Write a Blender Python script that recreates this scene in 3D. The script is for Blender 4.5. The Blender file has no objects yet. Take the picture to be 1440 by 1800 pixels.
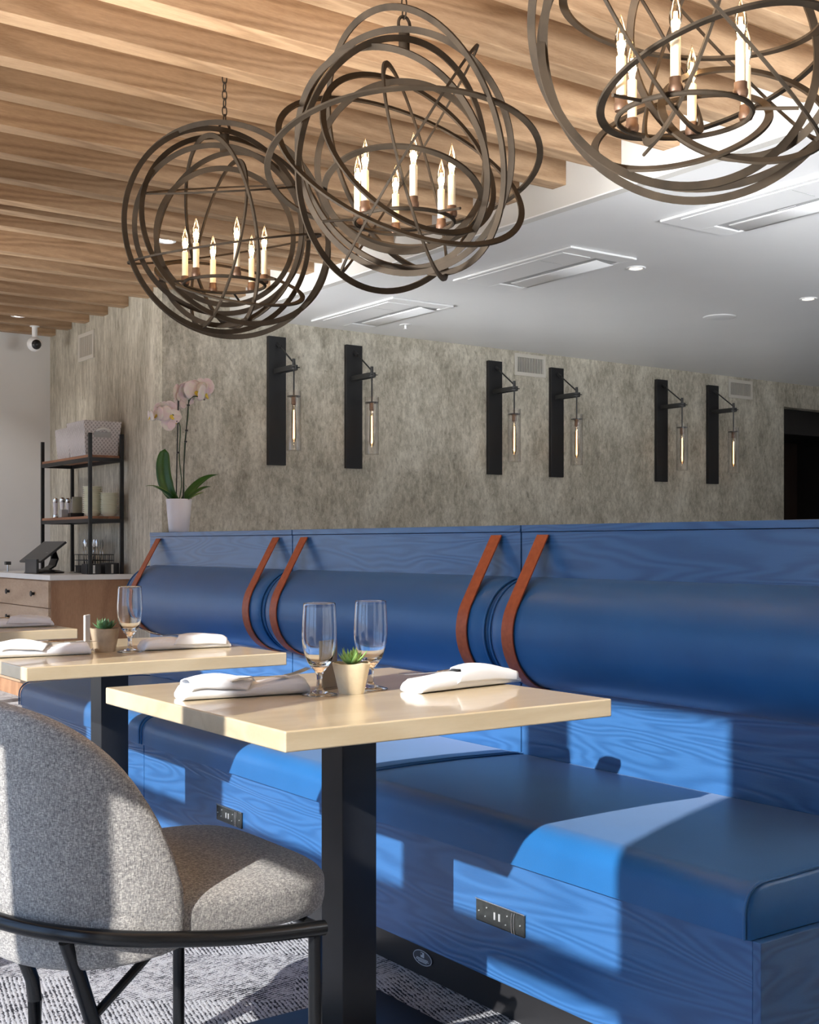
import bpy, bmesh, math, random
from mathutils import Vector, Matrix
random.seed(7)
C = bpy.context.scene
COL = C.collection
PI = math.pi

# ------------------------------------------------------------------ camera
EYE = 1.06
YAW = math.radians(54.48)            # heading measured from the X axis
cam = bpy.data.cameras.new('camera')
cam_o = bpy.data.objects.new('camera', cam)
COL.objects.link(cam_o)
cam.sensor_fit = 'HORIZONTAL'
cam.sensor_width = 36.0
cam.lens = 36.0 * 2171.0 / 1440.0
cam.shift_y = 58.0 / 1440.0
cam.clip_start = 0.02
cam_o.location = (0, 0, EYE)
cam_o.rotation_euler = (PI / 2, 0, YAW - PI / 2)
C.camera = cam_o

# ------------------------------------------------------------------ light
C.view_settings.view_transform = 'Standard'
C.view_settings.look = 'None'
C.view_settings.gamma = 1.0
C.view_settings.use_curve_mapping = False
C.view_settings.exposure = 0.0
SUN = Vector((1.0, 0.378, -0.535)).normalized()
sd = bpy.data.lights.new('sun', 'SUN')
sd.energy = 7.6
sd.angle = math.radians(0.55)
sd.color = (1.0, 0.965, 0.91)
so = bpy.data.objects.new('sun', sd)
COL.objects.link(so)
so.rotation_euler = SUN.to_track_quat('-Z', 'Y').to_euler()
w = bpy.data.worlds.new('sky')
C.world = w
w.use_nodes = True
wn = w.node_tree.nodes
wn['Background'].inputs[1].default_value = 1.0
_tc = wn.new('ShaderNodeTexCoord'); _sx = wn.new('ShaderNodeSeparateXYZ'); _cr = wn.new('ShaderNodeValToRGB'); _ml = wn.new('ShaderNodeVectorMath')
_mr = wn.new('ShaderNodeMapRange')
_mr.inputs['From Min'].default_value = -1.0
w.node_tree.links.new(_tc.outputs['Generated'], _sx.inputs[0])
w.node_tree.links.new(_sx.outputs['Z'], _mr.inputs[0])
w.node_tree.links.new(_mr.outputs[0], _cr.inputs[0])
_ml.operation = 'SCALE'
_ml.inputs['Scale'].default_value = 10.0
w.node_tree.links.new(_cr.outputs[0], _ml.inputs[0])
w.node_tree.links.new(_ml.outputs[0], wn['Background'].inputs[0])
# lower half is an added glow to fill from below, clear sky above
LOWER_FILL_L = 0.13
SKY_L = 0.21
_e = _cr.color_ramp.elements
_e[0].position = 0.0
_e[0].color = (LOWER_FILL_L, LOWER_FILL_L * .965, LOWER_FILL_L * .90, 1)
_e[1].position = 1.0
_e[1].color = (SKY_L * .30, SKY_L * .55, SKY_L * 1.0, 1)
_x = _e.new(0.488); _x.color = (LOWER_FILL_L, LOWER_FILL_L * .965, LOWER_FILL_L * .90, 1)
_x = _e.new(0.50); _x.color = (SKY_L * .62, SKY_L * .86, SKY_L * 1.25, 1)


def lamp(name, kind, loc, energy, color=(1, 1, 1), **kw):
    d = bpy.data.lights.new(name, kind)
    d.energy = energy
    d.color = color
    for k, v in kw.items():
        setattr(d, k, v)
    o = bpy.data.objects.new(name, d)
    COL.objects.link(o)
    o.location = loc
    return o


# added fill lamp inside the side wall, lifts low ceiling and papered wall
_a = lamp('side_fill', 'AREA', (4.4, -2.9, 1.1), 350, (0.95, 0.98, 1.0), shape='RECTANGLE', size=4.0, size_y=1.8, spread=math.radians(72))
_a.rotation_euler = Vector((.20, 1.0, .78)).to_track_quat('-Z', 'Y').to_euler()
# added fill lamps along the shop window, brightening ceiling and beams
_a = lamp('window_mid_fill', 'AREA', (-0.56, 3.9, 1.35), 80, (0.96, 0.98, 1.0), shape='RECTANGLE', size=5.8, size_y=0.4, spread=math.radians(46))
_a.rotation_euler = Vector((math.cos(math.radians(26)), 0.06, math.sin(math.radians(26)))).to_track_quat('-Z', 'Y').to_euler()


_a = lamp('window_low_fill', 'AREA', (-0.56, 3.9, 1.2), 85, (0.96, 0.98, 1.0), shape='RECTANGLE', size=5.8, size_y=0.4, spread=math.radians(26))  # added fill, aimed at a shallow angle to the low ceiling
_a.rotation_euler = Vector((math.cos(math.radians(14)), 0.0, math.sin(math.radians(14)))).to_track_quat('-Z', 'Y').to_euler()
_a = lamp('window_upward_fill', 'AREA', (-0.56, 5.0, 1.5), 115, (1.0, 0.98, 0.95), shape='RECTANGLE', size=8.6, size_y=0.4, spread=math.radians(80))  # added fill, aimed steeply to brighten the beam undersides
_a.rotation_euler = Vector((math.cos(math.radians(46)), 0.06, math.sin(math.radians(46)))).to_track_quat('-Z', 'Y').to_euler()


# ------------------------------------------------------------------ materials
class NT:
    def __init__(s, name):
        s.m = bpy.data.materials.new(name)
        s.m.use_nodes = True
        s.t = s.m.node_tree
        s.n = s.t.nodes
        s.b = s.n['Principled BSDF']

    def link(s, a, b):
        s.t.links.new(a, b)

    def node(s, typ, **kw):
        n = s.n.new(typ)
        for k, v in kw.items():
            if hasattr(n, k):
                setattr(n, k, v)
            else:
                n.inputs[k.replace('_', ' ')].default_value = v
        return n

    def coords(s, scale=(1, 1, 1), src='Object', rot=(0, 0, 0)):
        if src == 'World':
            g = s.node('ShaderNodeNewGeometry')
            out = g.outputs['Position']
        else:
            g = s.node('ShaderNodeTexCoord')
            out = g.outputs[src]
        mp = s.node('ShaderNodeMapping')
        mp.inputs['Scale'].default_value = scale
        mp.inputs['Rotation'].default_value = rot
        s.link(out, mp.inputs[0])
        return mp.outputs[0]

    def noise(s, vec, scale, detail=4, rough=0.55, dist=0.0):
        n = s.node('ShaderNodeTexNoise')
        n.inputs['Scale'].default_value = scale
        n.inputs['Detail'].default_value = detail
        n.inputs['Roughness'].default_value = rough
        n.inputs['Distortion'].default_value = dist
        s.link(vec, n.inputs['Vector'])
        return n.outputs['Fac']

    def ramp(s, fac, stops):
        r = s.node('ShaderNodeValToRGB')
        e = r.color_ramp.elements
        while len(e) > 1:
            e.remove(e[-1])
        e[0].position = stops[0][0]
        e[0].color = tuple(stops[0][1]) + (1,)
        for p, c in stops[1:]:
            x = e.new(p)
            x.color = tuple(c) + (1,)
        s.link(fac, r.inputs[0])
        return r.outputs[0]

    def math(s, op, a, b=None, clamp=False):
        n = s.node('ShaderNodeMath')
        n.operation = op
        n.use_clamp = clamp
        for i, v in enumerate((a, b)):
            if v is None:
                continue
            if isinstance(v, (int, float)):
                n.inputs[i].default_value = v
            else:
                s.link(v, n.inputs[i])
        return n.outputs[0]

    def mix(s, fac, a, b, mode='MIX'):
        n = s.node('ShaderNodeMix')
        n.data_type = 'RGBA'
        n.blend_type = mode
        for sock, v in ((n.inputs[0], fac), (n.inputs[6], a), (n.inputs[7], b)):
            if isinstance(v, (int, float)):
                sock.default_value = v
            elif isinstance(v, tuple):
                sock.default_value = v + (1,)
            else:
                s.link(v, sock)
        return n.outputs[2]

    def bump(s, h, strength=0.3, dist=0.005):
        n = s.node('ShaderNodeBump')
        n.inputs['Strength'].default_value = strength
        n.inputs['Distance'].default_value = dist
        s.link(h, n.inputs['Height'])
        s.link(n.outputs[0], s.b.inputs['Normal'])

    def set(s, color=None, rough=None, metal=None, spec=None, coat=None, coat_rough=None, trans=None, ior=None,
            emit=None, estr=None, alpha=None, sheen=None, sss=None):
        b = s.b.inputs
        for key, v in (('Base Color', color), ('Roughness', rough), ('Metallic', metal), ('Specular IOR Level', spec),
                       ('Coat Weight', coat), ('Coat Roughness', coat_rough), ('Transmission Weight', trans), ('IOR', ior),
                       ('Emission Color', emit), ('Emission Strength', estr), ('Alpha', alpha), ('Sheen Weight', sheen),
                       ('Subsurface Weight', sss)):
            if v is None:
                continue
            if isinstance(v, tuple):
                b[key].default_value = v + (1,)
            elif isinstance(v, (int, float)):
                b[key].default_value = v
            else:
                s.link(v, b[key])
        return s.m


M = {}


def simple(key, color, rough=0.5, metal=0.0, noise_amt=0.0, nscale=8, bump=0.0, **kw):
    t = NT(key)
    if noise_amt or bump:
        v = t.coords()
        f = t.noise(v, nscale, 5)
        if noise_amt:
            d = tuple(max(0, c * (1 - noise_amt)) for c in color)
            l = tuple(min(1, c * (1 + noise_amt)) for c in color)
            color = t.ramp(f, [(0.3, d), (0.7, l)])
        if bump:
            t.bump(f, bump, 0.002)
    t.set(color=color, rough=rough, metal=metal, **kw)
    M[key] = t.m
    return t.m


def srgb(r, g, b):
    f = lambda c: (c / 255 / 12.92) if c / 255 <= 0.04045 else ((c / 255 + 0.055) / 1.055) ** 2.4
    return (f(r), f(g), f(b))


def wood(key, light, dark, scale=(1, 1, 1), rings=16, rough=0.5, bump=0.15, src='Object', var=True, linew=0.5):
    """flat-sawn wood: contour lines of a stretched noise make the cathedral figure"""
    t = NT(key)
    v = t.coords(scale, src)
    n = t.noise(v, 1.0, 2, 0.45, 0.3)
    s = t.math('SINE', t.math('MULTIPLY', n, rings * 6.283))
    s = t.math('MULTIPLY', t.math('ADD', s, 1.0), 0.5)
    fine = t.noise(t.coords(tuple(k * 9 for k in scale), src), 3.0, 5, 0.7)
    f = t.math('ADD', t.math('MULTIPLY', s, linew), t.math('MULTIPLY', fine, 1 - linew))
    col = t.ramp(f, [(0.15, dark), (0.75, light)])
    if var:
        o = t.node('ShaderNodeObjectInfo')
        k = t.math('ADD', t.math('MULTIPLY', o.outputs['Random'], 0.35), 0.8)
        hs = t.node('ShaderNodeHueSaturation')
        t.link(k, hs.inputs['Value'])
        t.link(col, hs.inputs['Color'])
        col = hs.outputs[0]
    t.bump(f, bump, 0.002)
    t.set(color=col, rough=rough)
    M[key] = t.m
    return t


# ceiling timber, blue stained oak, cabinet wood
wood('beam_wood', srgb(192, 160, 126), srgb(138, 106, 76), (0.7, 6, 6), 7, 0.6, 0.1, 'Object', True, 0.3)
t = wood('blue_oak', (0.040, 0.142, 0.355), (0.027, 0.104, 0.275), (8, 1.0, 8), 20, 0.34, 0.42, 'World', False, 0.62)
t.set(spec=0.5, coat=0.25, coat_rough=0.25)
t = wood('blue_oak_end', (0.036, 0.125, 0.31), (0.024, 0.090, 0.235), (1.2, 8, 8), 18, 0.34, 0.42, 'World', False, 0.6)
t.set(spec=0.5, coat=0.25, coat_rough=0.25)
wood('cabinet_wood', srgb(176, 136, 104), srgb(140, 100, 72), (3, 3, 0.8), 5, 0.5, 0.05, 'World', False, 0.3)
wood('drawer_wood', srgb(190, 165, 140), srgb(160, 132, 106), (3, 0.8, 3), 5, 0.5, 0.05, 'World', False, 0.3)
wood('shelf_wood', srgb(170, 120, 88), srgb(120, 78, 54), (5, 1, 5), 5, 0.5, 0.05, 'World', False, 0.3)
t = wood('table_wood', srgb(206, 190, 160), srgb(193, 175, 143), (1.2, 7, 7), 6, 0.28, 0.0, 'World', False, 0.4)
t.set(coat=0.5, coat_rough=0.06)

# navy leather
t = NT('navy_leather')
v = t.coords((1, 1, 1), 'World')
vo = t.node('ShaderNodeTexVoronoi'); vo.inputs['Scale'].default_value = 420
t.link(v, vo.inputs['Vector'])
f = t.noise(v, 5, 3)
t.bump(vo.outputs['Distance'], 0.10, 0.0015)
M['navy_leather'] = t.set(color=t.ramp(f, [(0.3, (0.010, 0.108, 0.31)), (0.7, (0.014, 0.128, 0.36))]), rough=0.35, spec=0.38, sheen=0.18)
t = NT('tan_leather')
f = t.noise(t.coords((1, 1, 1), 'World'), 60, 4)
t.bump(f, 0.12, 0.001)
M['tan_leather'] = t.set(color=t.ramp(f, [(0.3, srgb(158, 76, 40)), (0.7, srgb(180, 92, 52))]), rough=0.5)
simple('strap_edge', srgb(70, 34, 22), 0.6)

# wallpaper: taupe plaster look, vertical drags with dark flecks
def wallpaper(key, vs):
    t = NT(key)
    a = t.noise(t.coords((4.5, 4.5, 4.5 * vs), 'World'), 1.2, 6, 0.65)
    b = t.noise(t.coords((24, 24, 24 * vs), 'World'), 1.5, 8, 0.78, 0.3)
    base = t.ramp(t.math('ADD', t.math('MULTIPLY', a, 0.45), t.math('MULTIPLY', b, 0.55)),
                  [(0.36, srgb(140, 133, 118)), (0.48, srgb(184, 177, 160)), (0.60, srgb(220, 214, 198))])
    c3 = t.noise(t.coords((42, 42, 42 * vs * .9), 'World'), 1.0, 6, 0.75, 0.8)
    fl = t.ramp(c3, [(0.56, (0, 0, 0)), (0.66, (1, 1, 1))])
    col = t.mix(t.math('MULTIPLY', fl, 0.5), base, srgb(104, 95, 80))
    M[key] = t.set(color=col, rough=0.72)


wallpaper('wallpaper', 0.5)
wallpaper('wallpaper_return', 0.2)

simple('white_paint', (0.80, 0.79, 0.77), 0.75, 0, 0.02, 3)
simple('soffit_dimmed_white', (0.62, 0.60, 0.56), 0.75, 0, 0.02, 3)  # the ceiling's white, darkened in colour to offset strong light on this face
simple('ceiling_paint', (0.84, 0.84, 0.84), 0.42, 0, 0.015, 2)
simple('cassette_white', (0.86, 0.86, 0.86), 0.35)
simple('cassette_grey', (0.42, 0.42, 0.42), 0.5)
simple('vent_metal', srgb(214, 208, 196), 0.45)
simple('vent_dark', (0.02, 0.02, 0.02), 0.8)
simple('black_metal', (0.014, 0.015, 0.017), 0.42, 0.2, 0.2, 12)
simple('post_black', (0.032, 0.034, 0.038), 0.34, 0.55, 0.1, 12)
simple('chair_tube', (0.035, 0.037, 0.04), 0.24, 0.8)
simple('sconce_black', (0.012, 0.012, 0.013), 0.5, 0.1)
simple('sconce_arm', (0.03, 0.03, 0.03), 0.45, 0.3)
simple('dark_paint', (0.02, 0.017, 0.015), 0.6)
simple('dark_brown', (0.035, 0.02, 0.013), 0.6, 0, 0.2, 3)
simple('toe_kick', (0.02, 0.02, 0.022), 0.3)
simple('bronze', srgb(50, 41, 31), 0.8, 0.0, 0.35, 14, 0.35, spec=0.2)
simple('candle_cup', srgb(96, 70, 52), 0.5, 0.4, 0.2, 40)
simple('candle_cream', srgb(238, 222, 190), 0.5, 0, 0.03, 20)
simple('candle_print', srgb(120, 115, 108), 0.6)
simple('brass', srgb(190, 160, 110), 0.3, 0.9)
simple('chrome', (0.75, 0.75, 0.76), 0.12, 1.0)
simple('steel', (0.55, 0.54, 0.53), 0.22, 1.0)
simple('white_ceramic', (0.82, 0.80, 0.84), 0.35)
simple('cream_china', srgb(240, 238, 214), 0.3)
simple('quartz', (0.82, 0.82, 0.80), 0.25, 0, 0.04, 3)
simple('black_plastic', (0.015, 0.015, 0.017), 0.35)
simple('dark_plastic', (0.04, 0.042, 0.045), 0.3)
simple('outlet_face', (0.05, 0.055, 0.055), 0.22, 0.4, 0.2, 90)
simple('outlet_slot', (0.75, 0.78, 0.80), 0.3, 0.6)
simple('badge_dark', (0.05, 0.055, 0.07), 0.35)
simple('badge_light', (0.55, 0.58, 0.62), 0.4)
simple('drum_black', (0.02, 0.02, 0.02), 0.2, 0.6)
simple('soil', srgb(70, 52, 38), 0.95, 0, 0.4, 90, 0.5)
simple('ground_out', (0.72, 0.71, 0.68), 0.9, 0, 0.1, 2)
simple('upper_board', srgb(168, 134, 98), 0.7, 0, 0.1, 3)
simple('frosted', (0.75, 0.74, 0.72), 0.3)
simple('acrylic_taupe', srgb(150, 138, 122), 0.25, trans=0.35)
simple('pot_stone', srgb(226, 210, 178), 0.75, 0, 0.10, 30, 0.5)
simple('pot_grey', srgb(176, 158, 134), 0.75, 0, 0.25, 18, 0.5)
simple('succulent_green', srgb(158, 206, 118), 0.4, 0, 0.18, 30, sss=0.05)
simple('succulent_dark', srgb(74, 112, 72), 0.35, 0, 0.25, 30)
simple('orchid_leaf', srgb(44, 92, 30), 0.32, 0, 0.25, 9)
simple('orchid_leaf_pale', srgb(110, 140, 66), 0.35, 0, 0.25, 9)
simple('orchid_stem', srgb(62, 84, 52), 0.5)
simple('stake', srgb(30, 38, 34), 0.6)
simple('orchid_lip', srgb(226, 200, 80), 0.5, 0, 0.2, 60)
t = NT('petal')
f = t.noise(t.coords((1, 1, 1), 'World'), 22, 3)
M['petal'] = t.set(color=t.ramp(f, [(0.35, (0.90, 0.86, 0.74)), (0.62, (0.88, 0.70, 0.72))]), rough=0.5, sss=0.1)
t = NT('pot_shell')
M['pot_shell'] = M['pot_stone']
t = NT('napkin')
v = t.coords((1, 1, 1), 'World')
f = t.noise(v, 520, 2)
t.bump(f, 0.25, 0.001)
M['napkin'] = t.set(color=(0.80, 0.82, 0.86), rough=0.85, sheen=0.1)
t = NT('basket_weave')
v = t.coords((1, 1, 1))
w1 = t.node('ShaderNodeTexWave'); w1.bands_direction = 'DIAGONAL'; w1.inputs['Scale'].default_value = 24; w1.inputs['Distortion'].default_value = 1
t.link(v, w1.inputs['Vector'])
w2 = t.node('ShaderNodeTexWave'); w2.bands_direction = 'DIAGONAL'; w2.inputs['Scale'].default_value = 24; w2.inputs['Distortion'].default_value = 1
t.link(t.coords((1, -1, -1)), w2.inputs['Vector'])
f = t.math('MAXIMUM', w1.outputs['Fac'], w2.outputs['Fac'])
t.bump(f, 0.6, 0.006)
M['basket_weave'] = t.set(color=t.ramp(f, [(0.3, srgb(176, 170, 170)), (0.95, srgb(222, 216, 216))]), rough=0.7)


def glassmat(key, color=(1, 1, 1), rough=0.0, ior=1.5):
    t = NT(key)
    M[key] = t.set(color=color, rough=rough, trans=1.0, ior=ior)


glassmat('wine_glass', (0.99, 1.0, 1.0))


def thinglass(key, tint=(1, 1, 1), base=0.05, gl=0.9):
    t = NT(key)
    n = t.n
    tr = n.new('ShaderNodeBsdfTransparent'); tr.inputs[0].default_value = tint + (1,)
    gs = n.new('ShaderNodeBsdfGlossy'); gs.inputs['Roughness'].default_value = 0.05
    lw = n.new('ShaderNodeLayerWeight'); lw.inputs[0].default_value = 0.35
    mx = n.new('ShaderNodeMixShader')
    f = t.math('ADD', t.math('MULTIPLY', lw.outputs['Fresnel'], gl), base)
    t.link(f, mx.inputs[0])
    t.link(tr.outputs[0], mx.inputs[1])
    t.link(gs.outputs[0], mx.inputs[2])
    t.link(mx.outputs[0], n['Material Output'].inputs[0])
    M[key] = t.m


thinglass('tube_glass', (0.99, 0.985, 0.98), 0.02, 0.35)
thinglass('bulb_glass', (1.0, 0.93, 0.82), 0.05, 0.9)
thinglass('acrylic', (0.80, 0.80, 0.76), 0.10, 0.8)


def emit(key, color, s):
    t = NT(key)
    M[key] = t.set(color=(0.8, 0.8, 0.8), emit=color, estr=s, rough=0.5)


emit('filament', (1.0, 0.66, 0.30), 22)
emit('long_filament', (1.0, 0.56, 0.22), 5)
emit('downlight_lens', (1.0, 0.86, 0.66), 5)
emit('downlight_white', (1.0, 0.94, 0.86), 5)

# heather grey upholstery
t = NT('grey_fabric')
a = t.noise(t.coords((160, 160, 900)), 1.0, 3, 0.7)
b = t.noise(t.coords((900, 900, 110)), 1.0, 3, 0.7)
c_ = t.noise(t.coords((260, 260, 260)), 1.0, 3, 0.6)
f = t.math('ADD', t.math('ADD', t.math('MULTIPLY', a, 0.38), t.math('MULTIPLY', b, 0.38)), t.math('MULTIPLY', c_, 0.24))
t.bump(f, 0.8, 0.003)
M['grey_fabric'] = t.set(color=t.ramp(f, [(0.38, srgb(84, 82, 84)), (0.50, srgb(146, 143, 140)), (0.60, srgb(206, 202, 194))]), rough=0.9, sheen=0.15)
simple('welt', srgb(130, 118, 100), 0.9)

# carpet: dark slate ground, pale broken rows whose direction changes in patches
t = NT('carpet')


def rows(rot, sc):
    v = t.coords((sc, sc, sc), 'World', (0, 0, rot))
    wv = t.node('ShaderNodeTexWave')
    wv.bands_direction = 'X'
    wv.inputs['Scale'].default_value = 1.0
    wv.inputs['Distortion'].default_value = 3.0
    wv.inputs['Detail'].default_value = 3
    wv.inputs['Detail Scale'].default_value = 3.0
    t.link(v, wv.inputs['Vector'])
    return wv.outputs['Fac']


ra = rows(math.radians(12), 30)
rb = rows(math.radians(82), 30)
br = t.node('ShaderNodeTexBrick')
br.inputs['Scale'].default_value = 1.0
br.inputs['Color1'].default_value = (0, 0, 0, 1); br.inputs['Color2'].default_value = (1, 1, 1, 1)
br.inputs['Mortar Size'].default_value = 0.0
br.inputs['Brick Width'].default_value = 0.5; br.inputs['Row Height'].default_value = 0.16
t.link(t.coords((1, 1, 1), 'World', (0, 0, math.radians(35))), br.inputs['Vector'])
mask = t.math('GREATER_THAN', br.outputs['Color'], 0.5)
pat = t.mix(mask, ra, rb)
pile = t.noise(t.coords((1, 1, 1), 'World'), 320, 3, 0.7)
brk = t.noise(t.coords((1, 1, 1), 'World'), 46, 3, 0.7)
big = t.noise(t.coords((1, 1, 1), 'World'), 9, 2, 0.5)
f = t.math('ADD', t.math('MULTIPLY', pat, 0.24), t.math('ADD', t.math('MULTIPLY', pile, 0.82), t.math('ADD', t.math('MULTIPLY', brk, 0.72), t.math('MULTIPLY', big, 0.35))))
col = t.ramp(f, [(0.92, srgb(30, 32, 42)), (1.02, srgb(84, 87, 98)), (1.13, srgb(196, 198, 204))])
t.bump(f, 0.9, 0.006)
M['carpet'] = t.set(color=col, rough=0.95)


# ------------------------------------------------------------------ mesh helpers
class MB:
    def __init__(s):
        s.v = []
        s.f = []

    def add(s, vs, fs):
        o = len(s.v)
        s.v += [tuple(p) for p in vs]
        s.f += [tuple(i + o for i in f) for f in fs]
        return s

    def box(s, x0, x1, y0, y1, z0, z1):
        x0, x1 = sorted((x0, x1)); y0, y1 = sorted((y0, y1)); z0, z1 = sorted((z0, z1))
        v = [(x0, y0, z0), (x1, y0, z0), (x1, y1, z0), (x0, y1, z0), (x0, y0, z1), (x1, y0, z1), (x1, y1, z1), (x0, y1, z1)]
        return s.add(v, [(0, 3, 2, 1), (4, 5, 6, 7), (0, 1, 5, 4), (1, 2, 6, 5), (2, 3, 7, 6), (3, 0, 4, 7)])

    def sweep(s, path, section, closed=False, up=Vector((0, 0, 1)), caps=True, scales=None):
        """section: list of (a,b) pairs in the frame (side, normal)"""
        P = [Vector(p) for p in path]
        n = len(P); k = len(section)
        vs = []
        for i, p in enumerate(P):
            if closed:
                d = P[(i + 1) % n] - P[i - 1]
            else:
                d = P[min(i + 1, n - 1)] - P[max(i - 1, 0)]
            d.normalize()
            side = d.cross(up)
            if side.length < 1e-4:
                side = d.cross(Vector((0, 1, 0)))
            side.normalize()
            nn = side.cross(d).normalized()
            sc = scales[i] if scales else 1
            for a, b in section:
                vs.append(p + side * a * sc + nn * b * sc)
        fs = []
        for i in range(n if closed else n - 1):
            j = (i + 1) % n
            for q in range(k):
                r = (q + 1) % k
                fs.append((i * k + q, i * k + r, j * k + r, j * k + q))
        if not closed and caps:
            fs.append(tuple(range(k))[::-1])
            fs.append(tuple((n - 1) * k + q for q in range(k)))
        return s.add(vs, fs)

    def tube(s, path, r, seg=10, closed=False, up=Vector((0, 0, 1)), scales=None):
        sec = [(r * math.cos(2 * PI * i / seg), r * math.sin(2 * PI * i / seg)) for i in range(seg)]
        return s.sweep(path, sec, closed, up, True, scales)

    def lathe(s, prof, seg=32, c=(0, 0, 0), cap_bottom=False, cap_top=False, squash=1.0, rot=0.0):
        k = len(prof)
        vs = []
        for i in range(seg):
            a = 2 * PI * i / seg + rot
            for r, z in prof:
                vs.append((c[0] + r * math.cos(a), c[1] + r * math.sin(a) * squash, c[2] + z))
        fs = []
        for i in range(seg):
            j = (i + 1) % seg
            for q in range(k - 1):
                if prof[q][0] < 1e-6 and prof[q + 1][0] < 1e-6:
                    continue
                fs.append((i * k + q, j * k + q, j * k + q + 1, i * k + q + 1))
        if cap_bottom:
            fs.append(tuple(i * k for i in range(seg))[::-1])
        if cap_top:
            fs.append(tuple(i * k + k - 1 for i in range(seg)))
        return s.add(vs, fs)

    def cyl(s, p0, p1, r, seg=16):
        d = Vector(p1) - Vector(p0)
        up = Vector((0, 0, 1)) if abs(d.normalized().z) < 0.9 else Vector((0, 1, 0))
        return s.tube([p0, p1], r, seg, up=up)

    def grid(s, fn, nu, nv, closed_u=False):
        vs = [fn(i / (nu if closed_u else nu - 1), j / (nv - 1)) for i in range(nu) for j in range(nv)]
        fs = []
        for i in range(nu if closed_u else nu - 1):
            for j in range(nv - 1):
                a = i * nv + j
                b = ((i + 1) % nu) * nv + j
                fs.append((a, b, b + 1, a + 1))
        return s.add(vs, fs)

    def build(s, name, mat, parent=None, smooth=False, bevel=0.0, seg=2, loc=None, solid=0.0, subd=0, weld=True, angle=35):
        me = bpy.data.meshes.new(name)
        me.from_pydata(s.v, [], s.f)
        bm = bmesh.new()
        bm.from_mesh(me)
        if weld:
            bmesh.ops.remove_doubles(bm, verts=bm.verts, dist=1e-6)
        bmesh.ops.recalc_face_normals(bm, faces=bm.faces)
        bm.to_mesh(me)
        bm.free()
        if smooth:
            me.polygons.foreach_set('use_smooth', [True] * len(me.polygons))
            if angle < 180:
                me.set_sharp_from_angle(angle=math.radians(angle))
        me.materials.append(M[mat] if isinstance(mat, str) else mat)
        o = bpy.data.objects.new(name, me)
        COL.objects.link(o)
        if parent:
            o.parent = parent
        if loc:
            o.location = loc
        if solid:
            m = o.modifiers.new('solid', 'SOLIDIFY'); m.thickness = solid; m.offset = 0
        if bevel:
            m = o.modifiers.new('bevel', 'BEVEL'); m.width = bevel; m.segments = seg; m.limit_method = 'ANGLE'
            m.angle_limit = math.radians(40)
        if subd:
            m = o.modifiers.new('sub', 'SUBSURF'); m.levels = subd; m.render_levels = subd
        return o


def tag(o, label=None, cat=None, group=None, kind=None):
    if label: o['label'] = label
    if cat: o['category'] = cat
    if group: o['group'] = group
    if kind: o['kind'] = kind
    return o


def thing(name, label, cat, loc=(0, 0, 0), rz=0.0, group=None):
    o = bpy.data.objects.new(name, None)
    o.empty_display_size = 0.05
    COL.objects.link(o)
    o.location = loc
    o.rotation_euler = (0, 0, rz)
    return tag(o, label, cat, group)


def kids(o):
    return [c for c in COL.objects if c.parent == o]


def dup(o, loc=None, rz=None, label=None, group=None, parent=None):
    c = o.copy()
    COL.objects.link(c)
    if parent: c.parent = parent
    for ch in kids(o):
        dup(ch, parent=c)
    if loc is not None: c.location = loc
    if rz is not None: c.rotation_euler = (0, 0, rz)
    if label: c['label'] = label
    if group: c['group'] = group
    return c


def struct(name, mb, mat, label, cat='wall', **kw):
    o = mb.build(name, mat, **kw)
    return tag(o, label, cat, kind='structure')


# ------------------------------------------------------------------ the room
XW = -0.5            # window wall
YM = 7.48            # long papered wall
XS = 3.36            # return of the papered wall
YB = 9.60            # white end wall
XSOF = 3.85          # face of the soffit
ZL = 2.60            # low white ceiling
ZB = 2.70            # underside of the beams
ZT = 2.86            # boards above the beams
XR = 12.2
YN = -3.0

struct('floor', MB().box(XW - 0.1, XR + .1, YN - .1, YB + .1, -0.1, 0), 'carpet', 'dark patterned carpet with pale woven rows', 'floor')
wl = struct('wall_back', MB().box(XS, 9.708, YM, YM + 0.12, 0, 3.0).box(9.708, 11.1, YM, YM + .12, 2.373, 3.0).box(11.1, XR + .1, YM, YM + .12, 0, 3.0),
       'wallpaper', 'long taupe mottled papered wall carrying the black sconces')
struct('wall_return', MB().box(XS, XS + 0.12, YM + .12, YB, 0, 3.0), 'wallpaper_return', 'short streaky grey papered wall behind the metal shelf')
struct('wall_left', MB().box(XW, XS + .12, YB, YB + 0.12, 0, 3.0), 'white_paint', 'plain white wall at far left below the dome camera')
struct('wall_right', MB().box(XR, XR + .1, YN, YM, 0, 3.0), 'white_paint', 'far plain end wall')
struct('wall_near', MB().box(XW, XR, YN - .1, YN, 0, 3.0), 'white_paint', 'plain wall behind the camera')
# dark recess beyond the doorway
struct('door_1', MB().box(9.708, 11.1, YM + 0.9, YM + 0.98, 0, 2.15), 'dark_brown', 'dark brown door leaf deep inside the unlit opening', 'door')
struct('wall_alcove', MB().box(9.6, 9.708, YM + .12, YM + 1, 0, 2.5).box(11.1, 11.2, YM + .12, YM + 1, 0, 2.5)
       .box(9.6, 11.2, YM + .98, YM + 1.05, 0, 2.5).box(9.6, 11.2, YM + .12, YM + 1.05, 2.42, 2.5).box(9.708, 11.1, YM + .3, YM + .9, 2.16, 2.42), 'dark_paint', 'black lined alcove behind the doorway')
struct('ceiling_low', MB().box(XSOF + .0505, XR + .1, YN, YM, ZL, ZL + 0.06), 'ceiling_paint', 'low smooth white ceiling with air conditioning cassettes', 'ceiling')
struct('wall_soffit', MB().box(XSOF, XSOF + .05, YN, YM, ZL, 3.0), 'soffit_dimmed_white', 'vertical white soffit face where the beams stop')
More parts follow.
